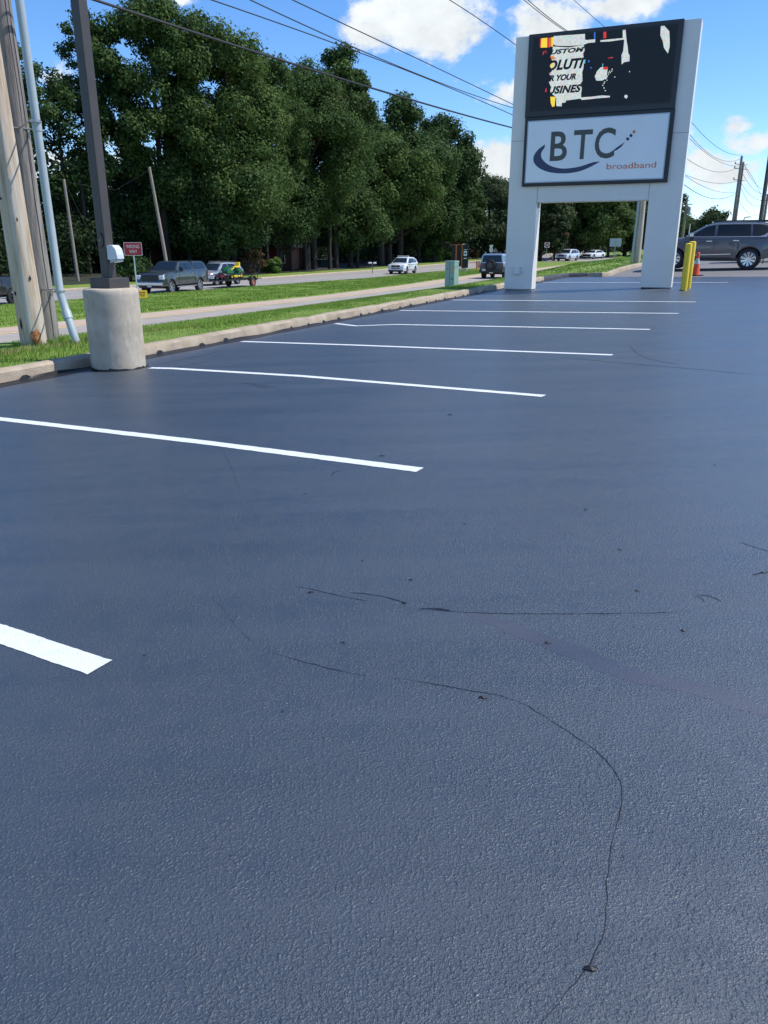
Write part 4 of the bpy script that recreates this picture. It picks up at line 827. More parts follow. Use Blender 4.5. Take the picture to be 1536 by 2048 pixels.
# --- silver suv behind the trailer
suv = dict(x=(-2.35, 2.35), w=.94, wr=.36, wx=(1.45, -1.4), rim=.24, paint=M['silver_paint'], taper=.13, crease=.8, sill=[(-2.35, .42), (-2, .32), (2.1, .28), (2.35, .34)],
    top=[(-2.35, .98), (-2.2, 1.06), (.85, 1.06), (1.1, 1.04), (1.9, .94), (2.2, .84), (2.35, .70)],
    cabins=[dict(roof=[(-2.28, 1.08), (-2.0, 1.52), (-1.5, 1.66), (-.6, 1.70), (0, 1.69), (.35, 1.62), (1.2, 1.04)], wb=.90, wt=.66, belt=1.06, windows=[[(-1.92, 1.12), (-1.35, 1.10), (-1.30, 1.52), (-1.62, 1.48)], [(-1.28, 1.10), (-.30, 1.10), (-.30, 1.58), (-1.24, 1.54)], [(-.22, 1.10), (.85, 1.10), (.28, 1.54), (-.22, 1.58)]], glass=[(1.10, 1.12, .76, .44, 1.575, .60), (-2.24, 1.14, .70, -2.02, 1.49, .58)])],
    bits=[('headlight', 'lampglass', (2.20, .68, .76), (.18, .30, .14), 1), ('grille', 'trim', (2.33, 0, .66), (.06, .9, .22), 0), ('bumper', 'trim', (2.30, 0, .36), (.14, 1.5, .14), 0), ('tail_light', 'redlens', (-2.28, .78, .96), (.12, .22, .20), 1), ('door_mirror', 'trim', (.78, 1.02, 1.12), (.10, .20, .14), 1), ('roof_rail', 'alloyd', (-.6, .62, 1.74), (1.7, .05, .06), 1)])
vehicle('suv', 'silver suv with roof rails half hidden behind the mower trailer', roadpx(437, 31.8), RD, suv)
# --- white police-style suv with a light bar
wsuv = dict(suv); wsuv.update(x=(-2.5, 2.5), w=1.0, wr=.39, wx=(1.52, -1.38), rim=.19, paint=M['white_paint'], rimm=M['chrome'], top=[(-2.5, 1.0), (-2.35, 1.14), (.85, 1.16), (1.15, 1.14), (2.1, 1.05), (2.4, .98), (2.5, .84)], sill=[(-2.5, .45), (-2, .36), (2.1, .32), (2.5, .36)], crease=.9,
    cabins=[dict(roof=[(-2.42, 1.16), (-2.15, 1.60), (-1.7, 1.74), (-.6, 1.79), (.1, 1.78), (.42, 1.70), (1.28, 1.14)], wb=.95, wt=.72, belt=1.14, windows=[[(-2.0, 1.22), (-1.5, 1.20), (-1.5, 1.60), (-1.80, 1.58)], [(-1.36, 1.20), (-.36, 1.20), (-.36, 1.66), (-1.34, 1.62)], [(-.28, 1.20), (.86, 1.20), (.36, 1.62), (-.28, 1.66)]], glass=[(1.20, 1.20, .82, .50, 1.665, .66), (-2.40, 1.22, .74, -2.18, 1.56, .62)])],
    bits=[('headlight', 'lampglass', (2.34, .76, .90), (.18, .34, .18), 1), ('grille', 'trim', (2.47, 0, .84), (.08, 1.0, .22), 0), ('lower_grille', 'alloyd', (2.49, 0, .60), (.05, .95, .10), 0), ('bumper_valance', 'trim', (2.43, 0, .36), (.18, 1.7, .20), 0), ('fog_lamp', 'trim', (2.42, .78, .60), (.12, .24, .10), 1),
          ('door_mirror', 'trim', (.82, 1.10, 1.22), (.10, .22, .16), 1), ('light_bar', 'clear', (-.05, 0, 1.86), (.34, 1.25, .12), 0), ('tail_light', 'redlens', (-2.42, .84, 1.0), (.12, .20, .24), 1), ('bonnet_badge', 'chrome', (2.52, 0, .88), (.01, .16, .06), 0)],
    plates=[([(-2.2, .99), (.9, .99), (1.4, 1.02), (.9, 1.03), (-2.2, 1.03)], 'blue_stripe', 'lb', .002), ([(-1.0, .72), (.35, .72), (.40, .90), (-1.0, .90)], 'grey_side_marking', 'band', .002), ([(.55, .62), (.70, .62), (.72, .92), (.55, .92)], 'door_emblem', 'ink', .002), ([(-1.2, .44), (1.0, .44), (1.0, .50), (-1.2, .50)], 'sill_trim', 'trim', .003)])
wsuv['plates'] = [(a, b_, 'navy' if c == 'lb' else c, d) for a, b_, c, d in wsuv['plates']]
vehicle('suv', 'white suv with a roof light bar and blue side stripe on the main road', roadpx(806, 27.9), RD+R(3), wsuv)
# --- distant pale cars in the gap under the sign
w2 = dict(wsuv); w2['paint'] = mat('pale_blue_white_paint', (.55, .62, .68), .3, .2, coat=.8); w2['bits'] = [q for q in wsuv['bits'] if q[0] not in ('light_bar', 'bonnet_badge')]; w2['plates'] = []
p = hit(1135, 521.5)
vehicle('suv', 'small pale silver suv seen far off under the sign, left of the white saloon', p, RD-R(14), w2)
sed = dict(suv); sed.update(paint=M['white_paint'], top=[(-2.35, .95), (-2.2, 1.0), (.85, .98), (1.9, .88), (2.2, .80), (2.35, .66)], cabins=[dict(roof=[(-2.0, 1.0), (-1.2, 1.36), (-.6, 1.44), (0, 1.43), (.35, 1.36), (1.2, .96)], wb=.88, wt=.62, belt=.98, windows=[[(-1.5, 1.04), (.85, 1.04), (.2, 1.34), (-1.0, 1.34)]], glass=[(1.10, 1.03, .74, .42, 1.33, .58)])],
    bits=[('grille', 'trim', (2.33, 0, .58), (.08, 1.5, .34), 0), ('headlight', 'lampglass', (2.18, .70, .74), (.16, .30, .12), 1), ('door_mirror', 'trim', (.78, 1.0, 1.04), (.10, .20, .14), 1), ('lower_bumper', 'white_paint', (2.36, 0, .34), (.06, .7, .08), 0)])
p = hit(1187, 517.5)
vehicle('saloon_car', 'white saloon with a black grille, smallest car under the sign', p, RD-R(22), sed)
# --- blue off-roader seen from behind on the frontage road
off = dict(x=(-2.2, 2.2), w=.96, wr=.42, wx=(1.38, -1.30), rim=.22, paint=M['blue_paint'], taper=.02, crease=.95, flare=.06, sill=[(-2.2, .55), (2.2, .55)], top=[(-2.2, 1.18), (.8, 1.18), (1.9, 1.14), (2.15, 1.08), (2.2, .95)], rimm=M['alloyd'],
    cabins=[dict(roof=[(-2.15, 1.2), (-2.06, 1.80), (-1.9, 1.85), (.25, 1.85), (.45, 1.80), (.85, 1.18)], wb=.90, wt=.78, belt=1.18, paint=M['silver_paint'], name='hard_top', windows=[[(-1.90, 1.26), (-.95, 1.26), (-.95, 1.72), (-1.84, 1.72)], [(-.86, 1.26), (.55, 1.26), (.22, 1.72), (-.86, 1.72)]], glass=[(-2.13, 1.24, .80, -2.075, 1.74, .70), (.80, 1.25, .78, .50, 1.74, .68)])],
    bits=[('tail_light', 'redlens', (-2.22, .80, 1.02), (.05, .12, .34), 1), ('rear_bumper', 'trim', (-2.30, 0, .58), (.20, 1.86, .24), 0), ('licence_plate', 'plate', (-2.41, .56, .66), (.015, .30, .15), 0), ('hitch', 'chrome', (-2.42, -.05, .46), (.12, .30, .07), 0), ('door_mirror', 'trim', (.6, 1.08, 1.28), (.12, .20, .18), 1), ('headlight', 'lampglass', (2.19, .7, .95), (.06, .3, .2), 1)])
offp = atD(996, 560, 62); offp.z = Z(offp.x, offp.y)+.004; print('OFF', offp, st(offp.x, offp.y))
bz = vehicle('off_roader', 'blue boxy off-roader with rear spare wheel, driving away beside the left sign column', offp, KA+R(4), off, 'car')
sp = bpy.data.objects.new('spare_wheel', None); COL.objects.link(sp); sp.parent = bz; sp.location = (-2.38, .06, 1.02)
MB().add(*(lambda m_: ([(z, x, y) for x, y, z in m_.v], m_.f))(MB().lathe([(0, -.14), (.30, -.14), (.39, -.12), (.40, -.06), (.40, .08), (.36, .12), (0, .12)], 28))).build('tyre', M['rubber'], sp, smooth=True)
MB().add(*(lambda m_: ([(z, x, y) for x, y, z in m_.v], m_.f))(MB().lathe([(0, -.15), (.20, -.15), (.22, -.141)], 20))).build('rim', M['alloyd'], sp)
# --- grey large suv parked across the drive at the right
lx = dict(x=(-2.58, 2.55), w=.99, wr=.415, wx=(1.60, -1.25), rim=.285, paint=M['graphite_paint'], taper=.14, crease=1.02, flare=.03, spoke='split', nsp=10, gap=.06,
    sill=[(-2.58, .62), (-2.2, .50), (-1.7, .42), (2.1, .38), (2.4, .42), (2.55, .5)], top=[(-2.58, 1.12), (-2.45, 1.22), (-1.9, 1.25), (1.0, 1.23), (1.25, 1.24), (2.05, 1.20), (2.35, 1.14), (2.5, 1.0), (2.55, .9)],
    cabins=[dict(roof=[(-2.50, 1.24), (-2.36, 1.66), (-2.1, 1.82), (-1.5, 1.90), (-.6, 1.93), (-.1, 1.92), (.28, 1.86), (.60, 1.70), (1.28, 1.22)], wb=.955, wt=.74, belt=1.23,
        windows=[[(.12, 1.29), (.98, 1.29), (.72, 1.52), (.42, 1.72), (.12, 1.78)], [(-1.22, 1.29), (.02, 1.29), (.02, 1.79), (-1.18, 1.80)], [(-1.66, 1.29), (-1.30, 1.29), (-1.26, 1.80), (-1.62, 1.78), (-1.98, 1.62)]],
        glass=[(1.22, 1.28, .84, .50, 1.775, .68), (-2.47, 1.30, .76, -2.33, 1.68, .66)])],
    bits=[('door_mirror', 'chrome', (.95, 1.13, 1.34), (.15, .24, .17), 1), ('mirror_foot', 'trim', (.95, 1.05, 1.24), (.12, .12, .07), 1), ('door_handle', 'chrome', (.28, 1.0, 1.10), (.22, .035, .045), 1), ('door_handle', 'chrome', (-.72, 1.0, 1.12), (.22, .035, .045), 1),
          ('tail_light', 'redlens', (-2.52, .80, 1.16), (.16, .30, .16), 1), ('headlight', 'lampglass', (2.42, .78, .98), (.16, .28, .14), 1), ('grille', 'trim', (2.55, 0, .80), (.05, 1.0, .5), 0), ('mud_flap', 'trim', (-1.78, .86, .34), (.02, .24, .22), 1), ('roof_rail', 'alloyd', (-.8, .66, 1.955), (2.3, .05, .05), 1)],
    plates=[([(-1.0, .34), (1.10, .34), (1.12, .47), (-.85, .47)], 'sill_trim', 'trim', .02), ([(-.80, .60), (1.05, .55), (1.05, .575), (-.80, .63)], 'side_moulding', 'chrome', .008), ([(.06, .5), (.07, .5), (.07, 1.14), (.06, 1.14)], 'door_gap', 'trim', .002), ([(1.08, .5), (1.09, .5), (1.09, 1.14), (1.08, 1.14)], 'door_gap', 'trim', .002), ([(-.98, .62), (-.97, .62), (-.93, 1.14), (-.94, 1.14)], 'door_gap', 'trim', .002)])
p = atD(1430, 536, 32.2); p.z = Z(p.x, p.y)-.006
LXP = p.copy()
for cb_ in lx['cabins']:
    q_ = lambda z: 1.23+(z-1.23)*.88
    cb_['roof'] = [(a, q_(b) if b > 1.23 else b) for a, b in cb_['roof']]; cb_['windows'] = [[(a, q_(b)) for a, b in w] for w in cb_['windows']]; cb_['glass'] = [(g[0], q_(g[1]), g[2], g[3], q_(g[4]), g[5]) for g in cb_['glass']]
lx['bits'] = [b if b[0] != 'roof_rail' else (b[0], b[1], (-.8, .66, 1.87), b[3], b[4]) for b in lx['bits']]
lxo = vehicle('suv', 'large dark grey suv parked side-on behind the traffic cone at the right edge', p, R(153.5), lx)
cabn = [k for k in kids(lxo) if k.name.startswith('cabin')][0]
def cab_strip(pts, w_, nm):     # bright strip following the window line
    for sgn in (1, -1):
        yf = lambda z: .955+(.74-.955)*max(0, z-1.23)/.70; mb = MB()
        for i, (x, z) in enumerate(pts):
            a, b_ = pts[max(0, i-1)], pts[min(len(pts)-1, i+1)]; d = Vector((b_[0]-a[0], b_[1]-a[1])).normalized(); ww = w_[i]/2
            for s_ in (1, -1): zz = z+d.x*ww*s_; xx = x-d.y*ww*s_; mb.v.append((xx, sgn*(yf(zz)+.012), 1.23+(zz-1.23)*.88))
        mb.f = [(2*i, 2*i+2, 2*i+3, 2*i+1) for i in range(len(pts)-1)]; mb.mi = [0]*(len(pts)-1); mb.build(nm, M['chrome'], cabn)
cab_strip([(1.18, 1.275), (.6, 1.272), (-1.55, 1.272), (-1.75, 1.30), (-2.10, 1.66)], [.02, .025, .03, .10, .07], 'chrome_trim')
cab_strip([(1.18, 1.30), (.78, 1.56), (.45, 1.765), (.10, 1.83), (-.6, 1.845), (-1.5, 1.83), (-2.0, 1.74), (-2.12, 1.64)], [.03]*8, 'chrome_trim')
p = atD(1515, 536, 38.0); p.z = Z(p.x, p.y)
sx = dict(suv); sx['paint'] = M['black_paint']; sx['cabins'] = [dict(suv['cabins'][0])]; 
sc = vehicle('suv', 'dark car behind the grey suv, only its roof and rack showing', p+Vector((1.0, .4, .30)), R(153.5), sx)
MB().box((-.6, 0, 1.80), (1.3, 1.0, .05)).build('roof_rack', M['trim'], sc)

# ---------------------------------------------------------------- trailer with ride-on mower
TR_ = roadpx(467, 28.2); tr = thing('utility_trailer', 'black flat utility trailer with mesh tail ramp hitched behind the dark grey pickup', 'trailer', TR_, RD)
mb = MB()
for y in (-.9, .9): mb.box((0, y, .56), (3.9, .06, .10))
for x in np.linspace(-1.95, 1.95, 7): mb.box((x, 0, .54), (.05, 1.78, .06))
mb.box((0, 0, .60), (3.88, 1.74, .025)); mb.build('deck', M['trim'], tr)
mb = MB(); mb.tube([(1.95, .85, .55), (3.3, 0, .52)], .035, 6); mb.tube([(1.95, -.85, .55), (3.3, 0, .52)], .035, 6); mb.tube([(3.2, 0, .52), (3.55, 0, .55)], .04, 6); mb.build('drawbar', M['trim'], tr)
mb = MB()
for y in (-.9, .9):
    mb.tube([(-1.95, y, .9), (1.95, y, .9)], .02, 6)
    for x in (-1.95, -.65, .65, 1.95): mb.tube([(x, y, .55), (x, y, .9)], .02, 6)
mb.tube([(1.95, -.9, .9), (1.95, .9, .9)], .02, 6); mb.build('side_rail', M['trim'], tr)
mb = MB()
for k in range(13): mb.tube([(-1.98, -.85+k*.142, .60), (-2.12, -.85+k*.142, 1.75)], .008, 5)
for k in range(6): mb.tube([(-1.98-.14*k/5, -.87, .60+1.15*k/5), (-1.98-.14*k/5, .87, .60+1.15*k/5)], .010, 5)
mb.build('mesh_ramp', M['trim'], tr)
MB().box((-2.35, 0, .56), (.7, 1.6, .04)).build('rear_step', M['trim'], tr)
for sgn in (1, -1):
    y = sgn*1.06; wr_ = bpy.data.objects.new('wheel', None); COL.objects.link(wr_); wr_.parent = tr; wr_.location = (-.95, y, .34)
    MB().lathe([(.19, -.10), (.31, -.10), (.34, -.07), (.34, .07), (.31, .10), (.19, .10)], 28, axis='Y').build('tyre', M['rubber'], wr_, smooth=True)
    MB().lathe([(.195, sgn*.09), (.17, sgn*.105), (.15, sgn*.06), (.07, sgn*.06), (.06, sgn*.10), (0, sgn*.10)], 20, axis='Y').build('rim', M['rust'], wr_)
    mb = MB(); P = [(.46*math.cos(a), .46*math.sin(a)) for a in np.linspace(.25, math.pi-.25, 10)]
    for a, b_ in zip(P[:-1], P[1:]): mb.add([(-.95+a[0], y-.12, .34+a[1]), (-.95+a[0], y+.12, .34+a[1]), (-.95+b_[0], y+.12, .34+b_[1]), (-.95+b_[0], y-.12, .34+b_[1])], [(0, 1, 2, 3)])
    mb.build('mudguard', M['trim'], tr)
MPx, MPy = TR_.x+.35*math.cos(RD), TR_.y+.35*math.sin(RD)
mo = thing('ride_on_mower', 'green ride-on mower with a yellow seat standing on the black trailer', 'mower', (MPx+.2*math.cos(RD+1.57), MPy+.2*math.sin(RD+1.57), TR_.z+.613), RD)
hood = [(.15, .42), (.15, .90), (.45, .95), (.95, .78), (1.08, .62), (1.08, .42)]
MB().prism(hood, .56, lambda u, v, d: (u, d-.28, v)).build('bonnet', M['mowergreen'], mo, bevel=.04); mo.scale = (.88, .88, .88)
MB().prism([(-.95, .45), (-.85, .72), (-.60, .80), (-.35, .66), (-.30, .40), (-.2, .36), (-.2, .30), (-.95, .34)], .95, lambda u, v, d: (u, d-.475, v)).build('rear_fender', M['mowergreen'], mo, bevel=.05)
MB().box((-.02, 0, .34), (.5, .85, .05)).build('footplate', M['mowergreen'], mo)
MB().box((.30, 0, .80), (.5, .575, .08), 0, 0, .25).build('bonnet_stripe', M['moweryellow'], mo, bevel=.01)
MB().prism([(-.82, .86), (-.35, .86), (-.32, .93), (-.68, .96), (-.80, 1.30), (-.92, 1.28), (-.90, .92)], .46, lambda u, v, d: (u, d-.23, v)).build('seat', M['moweryellow'], mo, bevel=.05)
mb = MB().tube([(.15, 0, .88), (-.02, 0, 1.10)], .025, 8); mb.lathe([(.17, -.015), (.19, 0), (.17, .015)], 20, (-.04, 0, 1.12)); mb.build('steering_wheel', M['trim'], mo)
MB().box((.02, 0, .20), (.9, 1.05, .14)).build('cutting_deck', M['moweryellow'], mo, bevel=.04)
for x, r_, y, nm in ((-.62, .27, .42, 0), (-.62, .27, -.42, 0), (.78, .19, .42, 0), (.78, .19, -.42, 0)):
    wh = bpy.data.objects.new('wheel', None); COL.objects.link(wh); wh.parent = mo; wh.location = (x, y, r_)
    MB().lathe([(r_*.5, -.1), (r_*.93, -.1), (r_, -.06), (r_, .06), (r_*.93, .1), (r_*.5, .1)], 20, axis='Y').build('tyre', M['rubber'], wh, smooth=True); MB().lathe([(r_*.52, .08 if y > 0 else -.08), (0, .09 if y > 0 else -.09)], 14, axis='Y').build('rim', M['moweryellow'], wh)
# push mower with dark red deck and folded handle ahead of it
pm_ = Vector((TR_.x+1.55*math.cos(RD), TR_.y+1.55*math.sin(RD), TR_.z+.613))
po = thing('push_mower', 'small dark red push mower with a folded handle in front of the ride-on mower', 'mower', pm_, RD)
MB().box((0, 0, .19), (.62, .50, .16)).build('deck', M['reddark'], po, bevel=.05); MB().lathe([(.15, .27), (.16, .40), (.13, .46), (0, .47)], 16).build('engine', M['alloyd'], po, smooth=True)
mb = MB(); [mb.tube([(-.28, y, .2), (.45, y, .62), (-.55, y, 1.0)], .014, 6) for y in (-.2, .2)]; mb.tube([(-.55, -.2, 1.0), (-.55, .2, 1.0)], .014, 6); mb.build('handle', M['trim'], po)
for x in (-.26, .26):
    for y in (-.27, .27): MB().lathe([(.05, -.025), (.11, -.025), (.11, .025), (.05, .025), (0, .02)], 14, (x, y, .11), 'Y').build('wheel', M['rubber'], po)
bx = Vector((TR_.x+1.0*math.cos(RD)-.5*math.cos(RD+1.57), TR_.y+1.0*math.sin(RD)-.5*math.sin(RD+1.57), TR_.z+.613))
bo = thing('tool_box', 'pale grey tool box on the trailer deck beside the push mower', 'tool box', bx+Vector((.2, -.9, 0))*0+Vector((0, 0, 0)), RD)
MB().box((0, 0, .16), (.55, .32, .32)).build('box_body', M['silver_paint'], bo, bevel=.02); MB().box((0, 0, .345), (.57, .34, .045)).build('lid', M['plate'], bo, bevel=.01)

# ---------------------------------------------------------------- road signs, cabinet, street things
def signpost(name, label, p, h_, post_m, rz=0., cat='road sign', w_=.05):
    t_ = thing(name, label, cat, p, rz); MB().box((0, 0, h_/2-.1), (w_, w_*.7, h_+.2)).build('post', post_m, t_); return t_
# WRONG WAY
p = hit(274, 604); D0 = 37.5; p = atD(277, 606, D0); p.z = Z(p.x, p.y); cz = atD(263.5, 498, D0).z-p.z
az_ = math.atan2(-p.y, -p.x)+math.pi/2-R(10)
wv = signpost('wrong_way_sign', 'red WRONG WAY sign on a thin white post behind the concrete lamp base', p, cz+.15, M['postwhite'], az_, w_=.055)
wv.rotation_euler = (0, 0, az_)
def plate_(t_, w_, h_, z, m_, nm='sign_face', y=-.03, th_=.006):
    n = 4; P = []; r_ = min(w_, h_)*.08
    for qx, qz, a0 in ((1, 1, 0), (-1, 1, 90), (-1, -1, 180), (1, -1, 270)):
        for k in range(n): a = R(a0+90*k/(n-1)); P.append((qx*(w_/2-r_)+r_*math.cos(a), z+qz*(h_/2-r_)+r_*math.sin(a)))
    return MB().prism(P, th_, lambda u, v, d: (u, y-d, v)).build(nm, m_, t_)
fc = plate_(wv, .84, .60, cz, M['signw'], 'sign_face'); plate_(wv, .80, .56, cz, M['signred'], 'red_field', -.0365, .002)
fit_text('WRONG', -.30, cz+.035, .30, cz+.19, lambda u, v: (u, -.040, v), 0, .0).build('lettering', M['signw'], wv); fit_text('WAY', -.18, cz-.19, .18, cz-.035, lambda u, v: (u, -.040, v), 0, .0).build('lettering', M['signw'], wv)
# yellow yard sign
p = atD(285, 594, 36); p.z = Z(p.x, p.y); ys = signpost('yard_sign', 'small yellow lawn sign peeping out beside the concrete lamp base', p, .25, M['postgal'], math.atan2(-p.y, -p.x)+math.pi/2+R(10), 'yard sign', .02)
plate_(ys, .46, .34, .36, M['signyellow'])
for k, (u0, u1, v) in enumerate([(-.17, -.06, .44), (-.04, .15, .44), (-.15, .0, .36), (.03, .12, .36), (-.10, .10, .28)]): MB().box(((u0+u1)/2, -.038, v), (u1-u0, .003, .035)).build('marking', M['ink'], ys)
# blank back of a sign in the gap, do-not-enter sign, route sign
p = atD(1227, 532, 62); p.z = Z(p.x, p.y); cz = atD(1230, 485, 62).z-p.z; bs_ = signpost('road_sign', 'bare grey back of a rectangular road sign between the sign columns', p, cz+.3, M['postgal'], -R(16)); plate_(bs_, .90, .62, cz, M['signback'], y=.04)
p = atD(1092, 522, 118); p.z = Z(p.x, p.y); cz = atD(1093, 490, 118).z-p.z; dn_ = signpost('no_entry_sign', 'square white sign with a red no-entry disc, just right of the left sign column', p, cz+.3, M['postgal'], -R(10)); plate_(dn_, .75, .75, cz, M['signw'])
MB().add([(.33*math.cos(k*math.pi/12), -.04, cz+.33*math.sin(k*math.pi/12)) for k in range(24)], [tuple(range(24))]).build('red_disc', M['signred'], dn_); MB().box((0, -.044, cz), (.46, .004, .11)).build('white_bar', M['signw'], dn_)
p = atD(981, 530, 96); p.z = Z(p.x, p.y); t_ = signpost('route_sign', 'white oval route marker below a small white plate, behind the blue off-roader', p, atD(981, 492, 96).z-p.z, M['postgal'], -R(8))
zc = atD(981, 499.5, 96).z-p.z; MB().prism([(.22*math.cos(k*math.pi/10), zc+.32*math.sin(k*math.pi/10)) for k in range(20)], .01, lambda u, v, d: (u, -.03-d, v)).build('route_marker', M['signw'], t_)
MB().box((0, -.045, zc), (.07, .006, .3)).build('numeral', M['ink'], t_)
zc2 = atD(981, 492, 96).z-p.z; plate_(t_, .42, .26, zc2, M['signw'], 'direction_plate'); MB().box((0, -.04, zc2), (.02, .006, .2)).build('numeral', M['ink'], t_)
# stick leaning on the verge
p = atD(1112, 517, 118); p.z = Z(p.x, p.y); tag(MB().tube([(0, 0, -.1), (-.9, 0, 1.0)], .03, 6).build('leaning_stake', M['wood_far'], loc=p), 'thin pale stake leaning left beside the far pale suv', 'stake')
# pale green cabinet on the verge
p = atD(903, 571.5, 33.5); p.z = Z(p.x, p.y)-.02; t_ = thing('utility_cabinet', 'pale green metal utility cabinet standing on the verge grass', 'utility cabinet', p, -R(33))
hc = atD(903, 521, 33.5).z-p.z; w_, d_ = .46, .42
MB().box((0, 0, hc/2-.05), (w_, d_, hc)).build('cabinet_body', M['cabgreen'], t_, bevel=.02); MB().box((0, 0, hc-.03), (w_+.03, d_+.03, .05), 0, 0, 0, (.94, .94)).build('cabinet_lid', M['cabgreen'], t_, bevel=.01)
MB().box((0, -d_/2-.001, hc/2), (.012, .004, hc*.92)).build('door_seam', M['ink'], t_); MB().box((.13, -d_/2-.006, hc*.36), (.035, .02, .08), 0, 0, .4).build('latch', M['ink'], t_); MB().box((-.12, -d_/2-.004, hc*.72), (.03, .01, .05)).build('latch', M['ink'], t_); MB().box((-.12, -d_/2-.004, hc*.10), (.03, .01, .05)).build('bolt', M['ink'], t_); MB().box((.15, -d_/2-.003, hc*.68), (.05, .004, .22)).build('warning_label', M['orange_v'], t_)
# advertising trailer board with orange posts, cart, barricade, feather flag
D1 = 84; p = atD(916, 527, D1); p.z = Z(p.x, p.y); t_ = thing('board_stand', 'black display board on an orange frame at the wood edge behind the green cabinet', 'display board', p, -R(14))
h_ = atD(916, 489, D1).z-p.z
def bx_(x0, x1, z0, z1, y0, y1, nm, mk, par=None): return MB().box(((x0+x1)/2, (y0+y1)/2, (z0+z1)/2), (x1-x0, y1-y0, z1-z0)).build(nm, M[mk], par or t_)
bx_(-.75, .45, .5, h_-.1, .05, .10, 'back_panel', 'ink'); bd_ = bx_(.45, 1.10, .35, h_+.02, -.02, .03, 'side_panel', 'ink'); bx_(-.30, -.16, .2, h_, -.05, .05, 'post', 'orangepaint'); bx_(.36, .46, .2, h_, -.05, .04, 'post', 'orangepaint'); bx_(-.6, .5, h_-.06, h_+.02, -.04, .06, 'top_rail', 'orangepaint')
bx_(.60, .95, h_*.58, h_*.76, -.026, -.021, 'white_square', 'signw', bd_); MB().prism([(.777+.11*math.cos(k*math.pi/4), h_*.67+.11*math.sin(k*math.pi/4)) for k in range(8)], .003, lambda u, v, d: (u, -.028-d, v)).build('dark_emblem', M['ink'], bd_)
bx_(.56, 1.0, h_*.80, h_*.815, -.026, -.021, 'white_line', 'signw', bd_); bx_(.62, .95, h_*.47, h_*.50, -.026, -.021, 'white_line', 'signw', bd_); bx_(.42, .72, h_-.02, h_+.08, -.06, .02, 'cap', 'cream'); bx_(-1.1, -.3, .12, .30, -.4, .2, 'orange_base', 'orangepaint'); bx_(-.1, 1.0, .05, .35, -.25, .25, 'base_box', 'cream')
for x in (.2, .9): MB().lathe([(.05, -.08), (.19, -.08), (.19, .08), (.05, .08), (0, .06)], 16, (x, -.35, .19), 'Y').build('wheel', M['cream'], t_)
p = atD(958, 527, 88); p.z = Z(p.x, p.y); t_ = thing('barricade', 'orange and white striped barricade on the far grass bank', 'barricade', p, -R(20))
for k in range(5): bx_(-.32+k*.13, -.32+(k+1)*.13, .25, 1.0, -.03, .03, 'stripe', 'cone' if k % 2 == 0 else 'signw')
bx_(-.30, -.24, 0, .25, -.2, .2, 'leg', 'cone'); bx_(.24, .30, 0, .25, -.2, .2, 'leg', 'cone'); bx_(.34, .78, .55, .68, 0, .03, 'yellow_rail', 'signyellow')
p = atD(967.5, 528, 90); p.z = Z(p.x, p.y); t_ = thing('feather_flag', 'grey white feather flag on a thin pole right of the striped barricade', 'flag', p, -R(14))
MB().tube([(-.12, 0, 0), (-.12, 0, .9), (-.05, 0, 1.6), (.22, 0, 2.05)], .012, 6).build('flag_pole', M['postgal'], t_)
mb = MB(); Lf = [(-.12, .45), (-.11, .9), (-.04, 1.6), (.22, 2.05)]; Rf = [(.10, .40), (.18, .9), (.24, 1.5), (.23, 2.04)]
mb.add([(x, .01, z) for x, z in Lf]+[(x, .04, z) for x, z in Rf], [(i, i+1, 5+i, 4+i) for i in range(3)]); mb.build('banner', M['band'], t_)
# roadside letter box
p = atD(745, 545, 88); p.z = Z(p.x, p.y); t_ = signpost('letter_box', 'white letter boxes on a post at the dark wood edge left of the white suv', p, 1.05, M['wood_far'], -R(10), 'letter box', .08)
for x in (-.3, .25): MB().box((x, 0, 1.12), (.34, .45, .18)).build('box', M['signw'], t_, bevel=.05)

# ---------------------------------------------------------------- houses in the wood
def house(label, px, py, D, L_, W_, h_, rz):
    p = atD(px, py, D); p.z = Z(p.x, p.y); t_ = thing('brick_house', label, 'house', p, rz)
    wl = MB().box((0, 0, h_/2), (L_, W_, h_)).build('wall', M['brick'], t_)
    MB().prism([(-W_/2-.5, h_), (W_/2+.5, h_), (0, h_+2.3)], L_+1., lambda u, v, d: (d-L_/2-.5, u, v)).build('roof', M['roof'], t_)
    for x in (-L_*.3, L_*.32):
        w = MB().box((x, -W_/2-.02, h_*.55), (1.1, .08, 1.3)).build('window', M['signw'], t_); MB().box((0+x, -W_/2-.063, h_*.55), (.95, .008, 1.15)).build('pane', M['glass'], w)
    d = MB().box((L_*.15, -W_/2-.02, 1.05), (1., .08, 2.1)).build('door', M['reddark'], t_); MB().box((L_*.15+.38, -W_/2-.07, 1.0), (.05, .04, .05)).build('handle', M['chrome'], d)
house('low dark brick house with a grey roof, behind the leaning bare pole in the trees', 330, 536, 82, 5, 6, 2.8, R(8))
house('shadowed house with a blue grey roof deep under the oaks right of the trailer', 548, 536, 92, 6, 6, 2.4, R(-12))

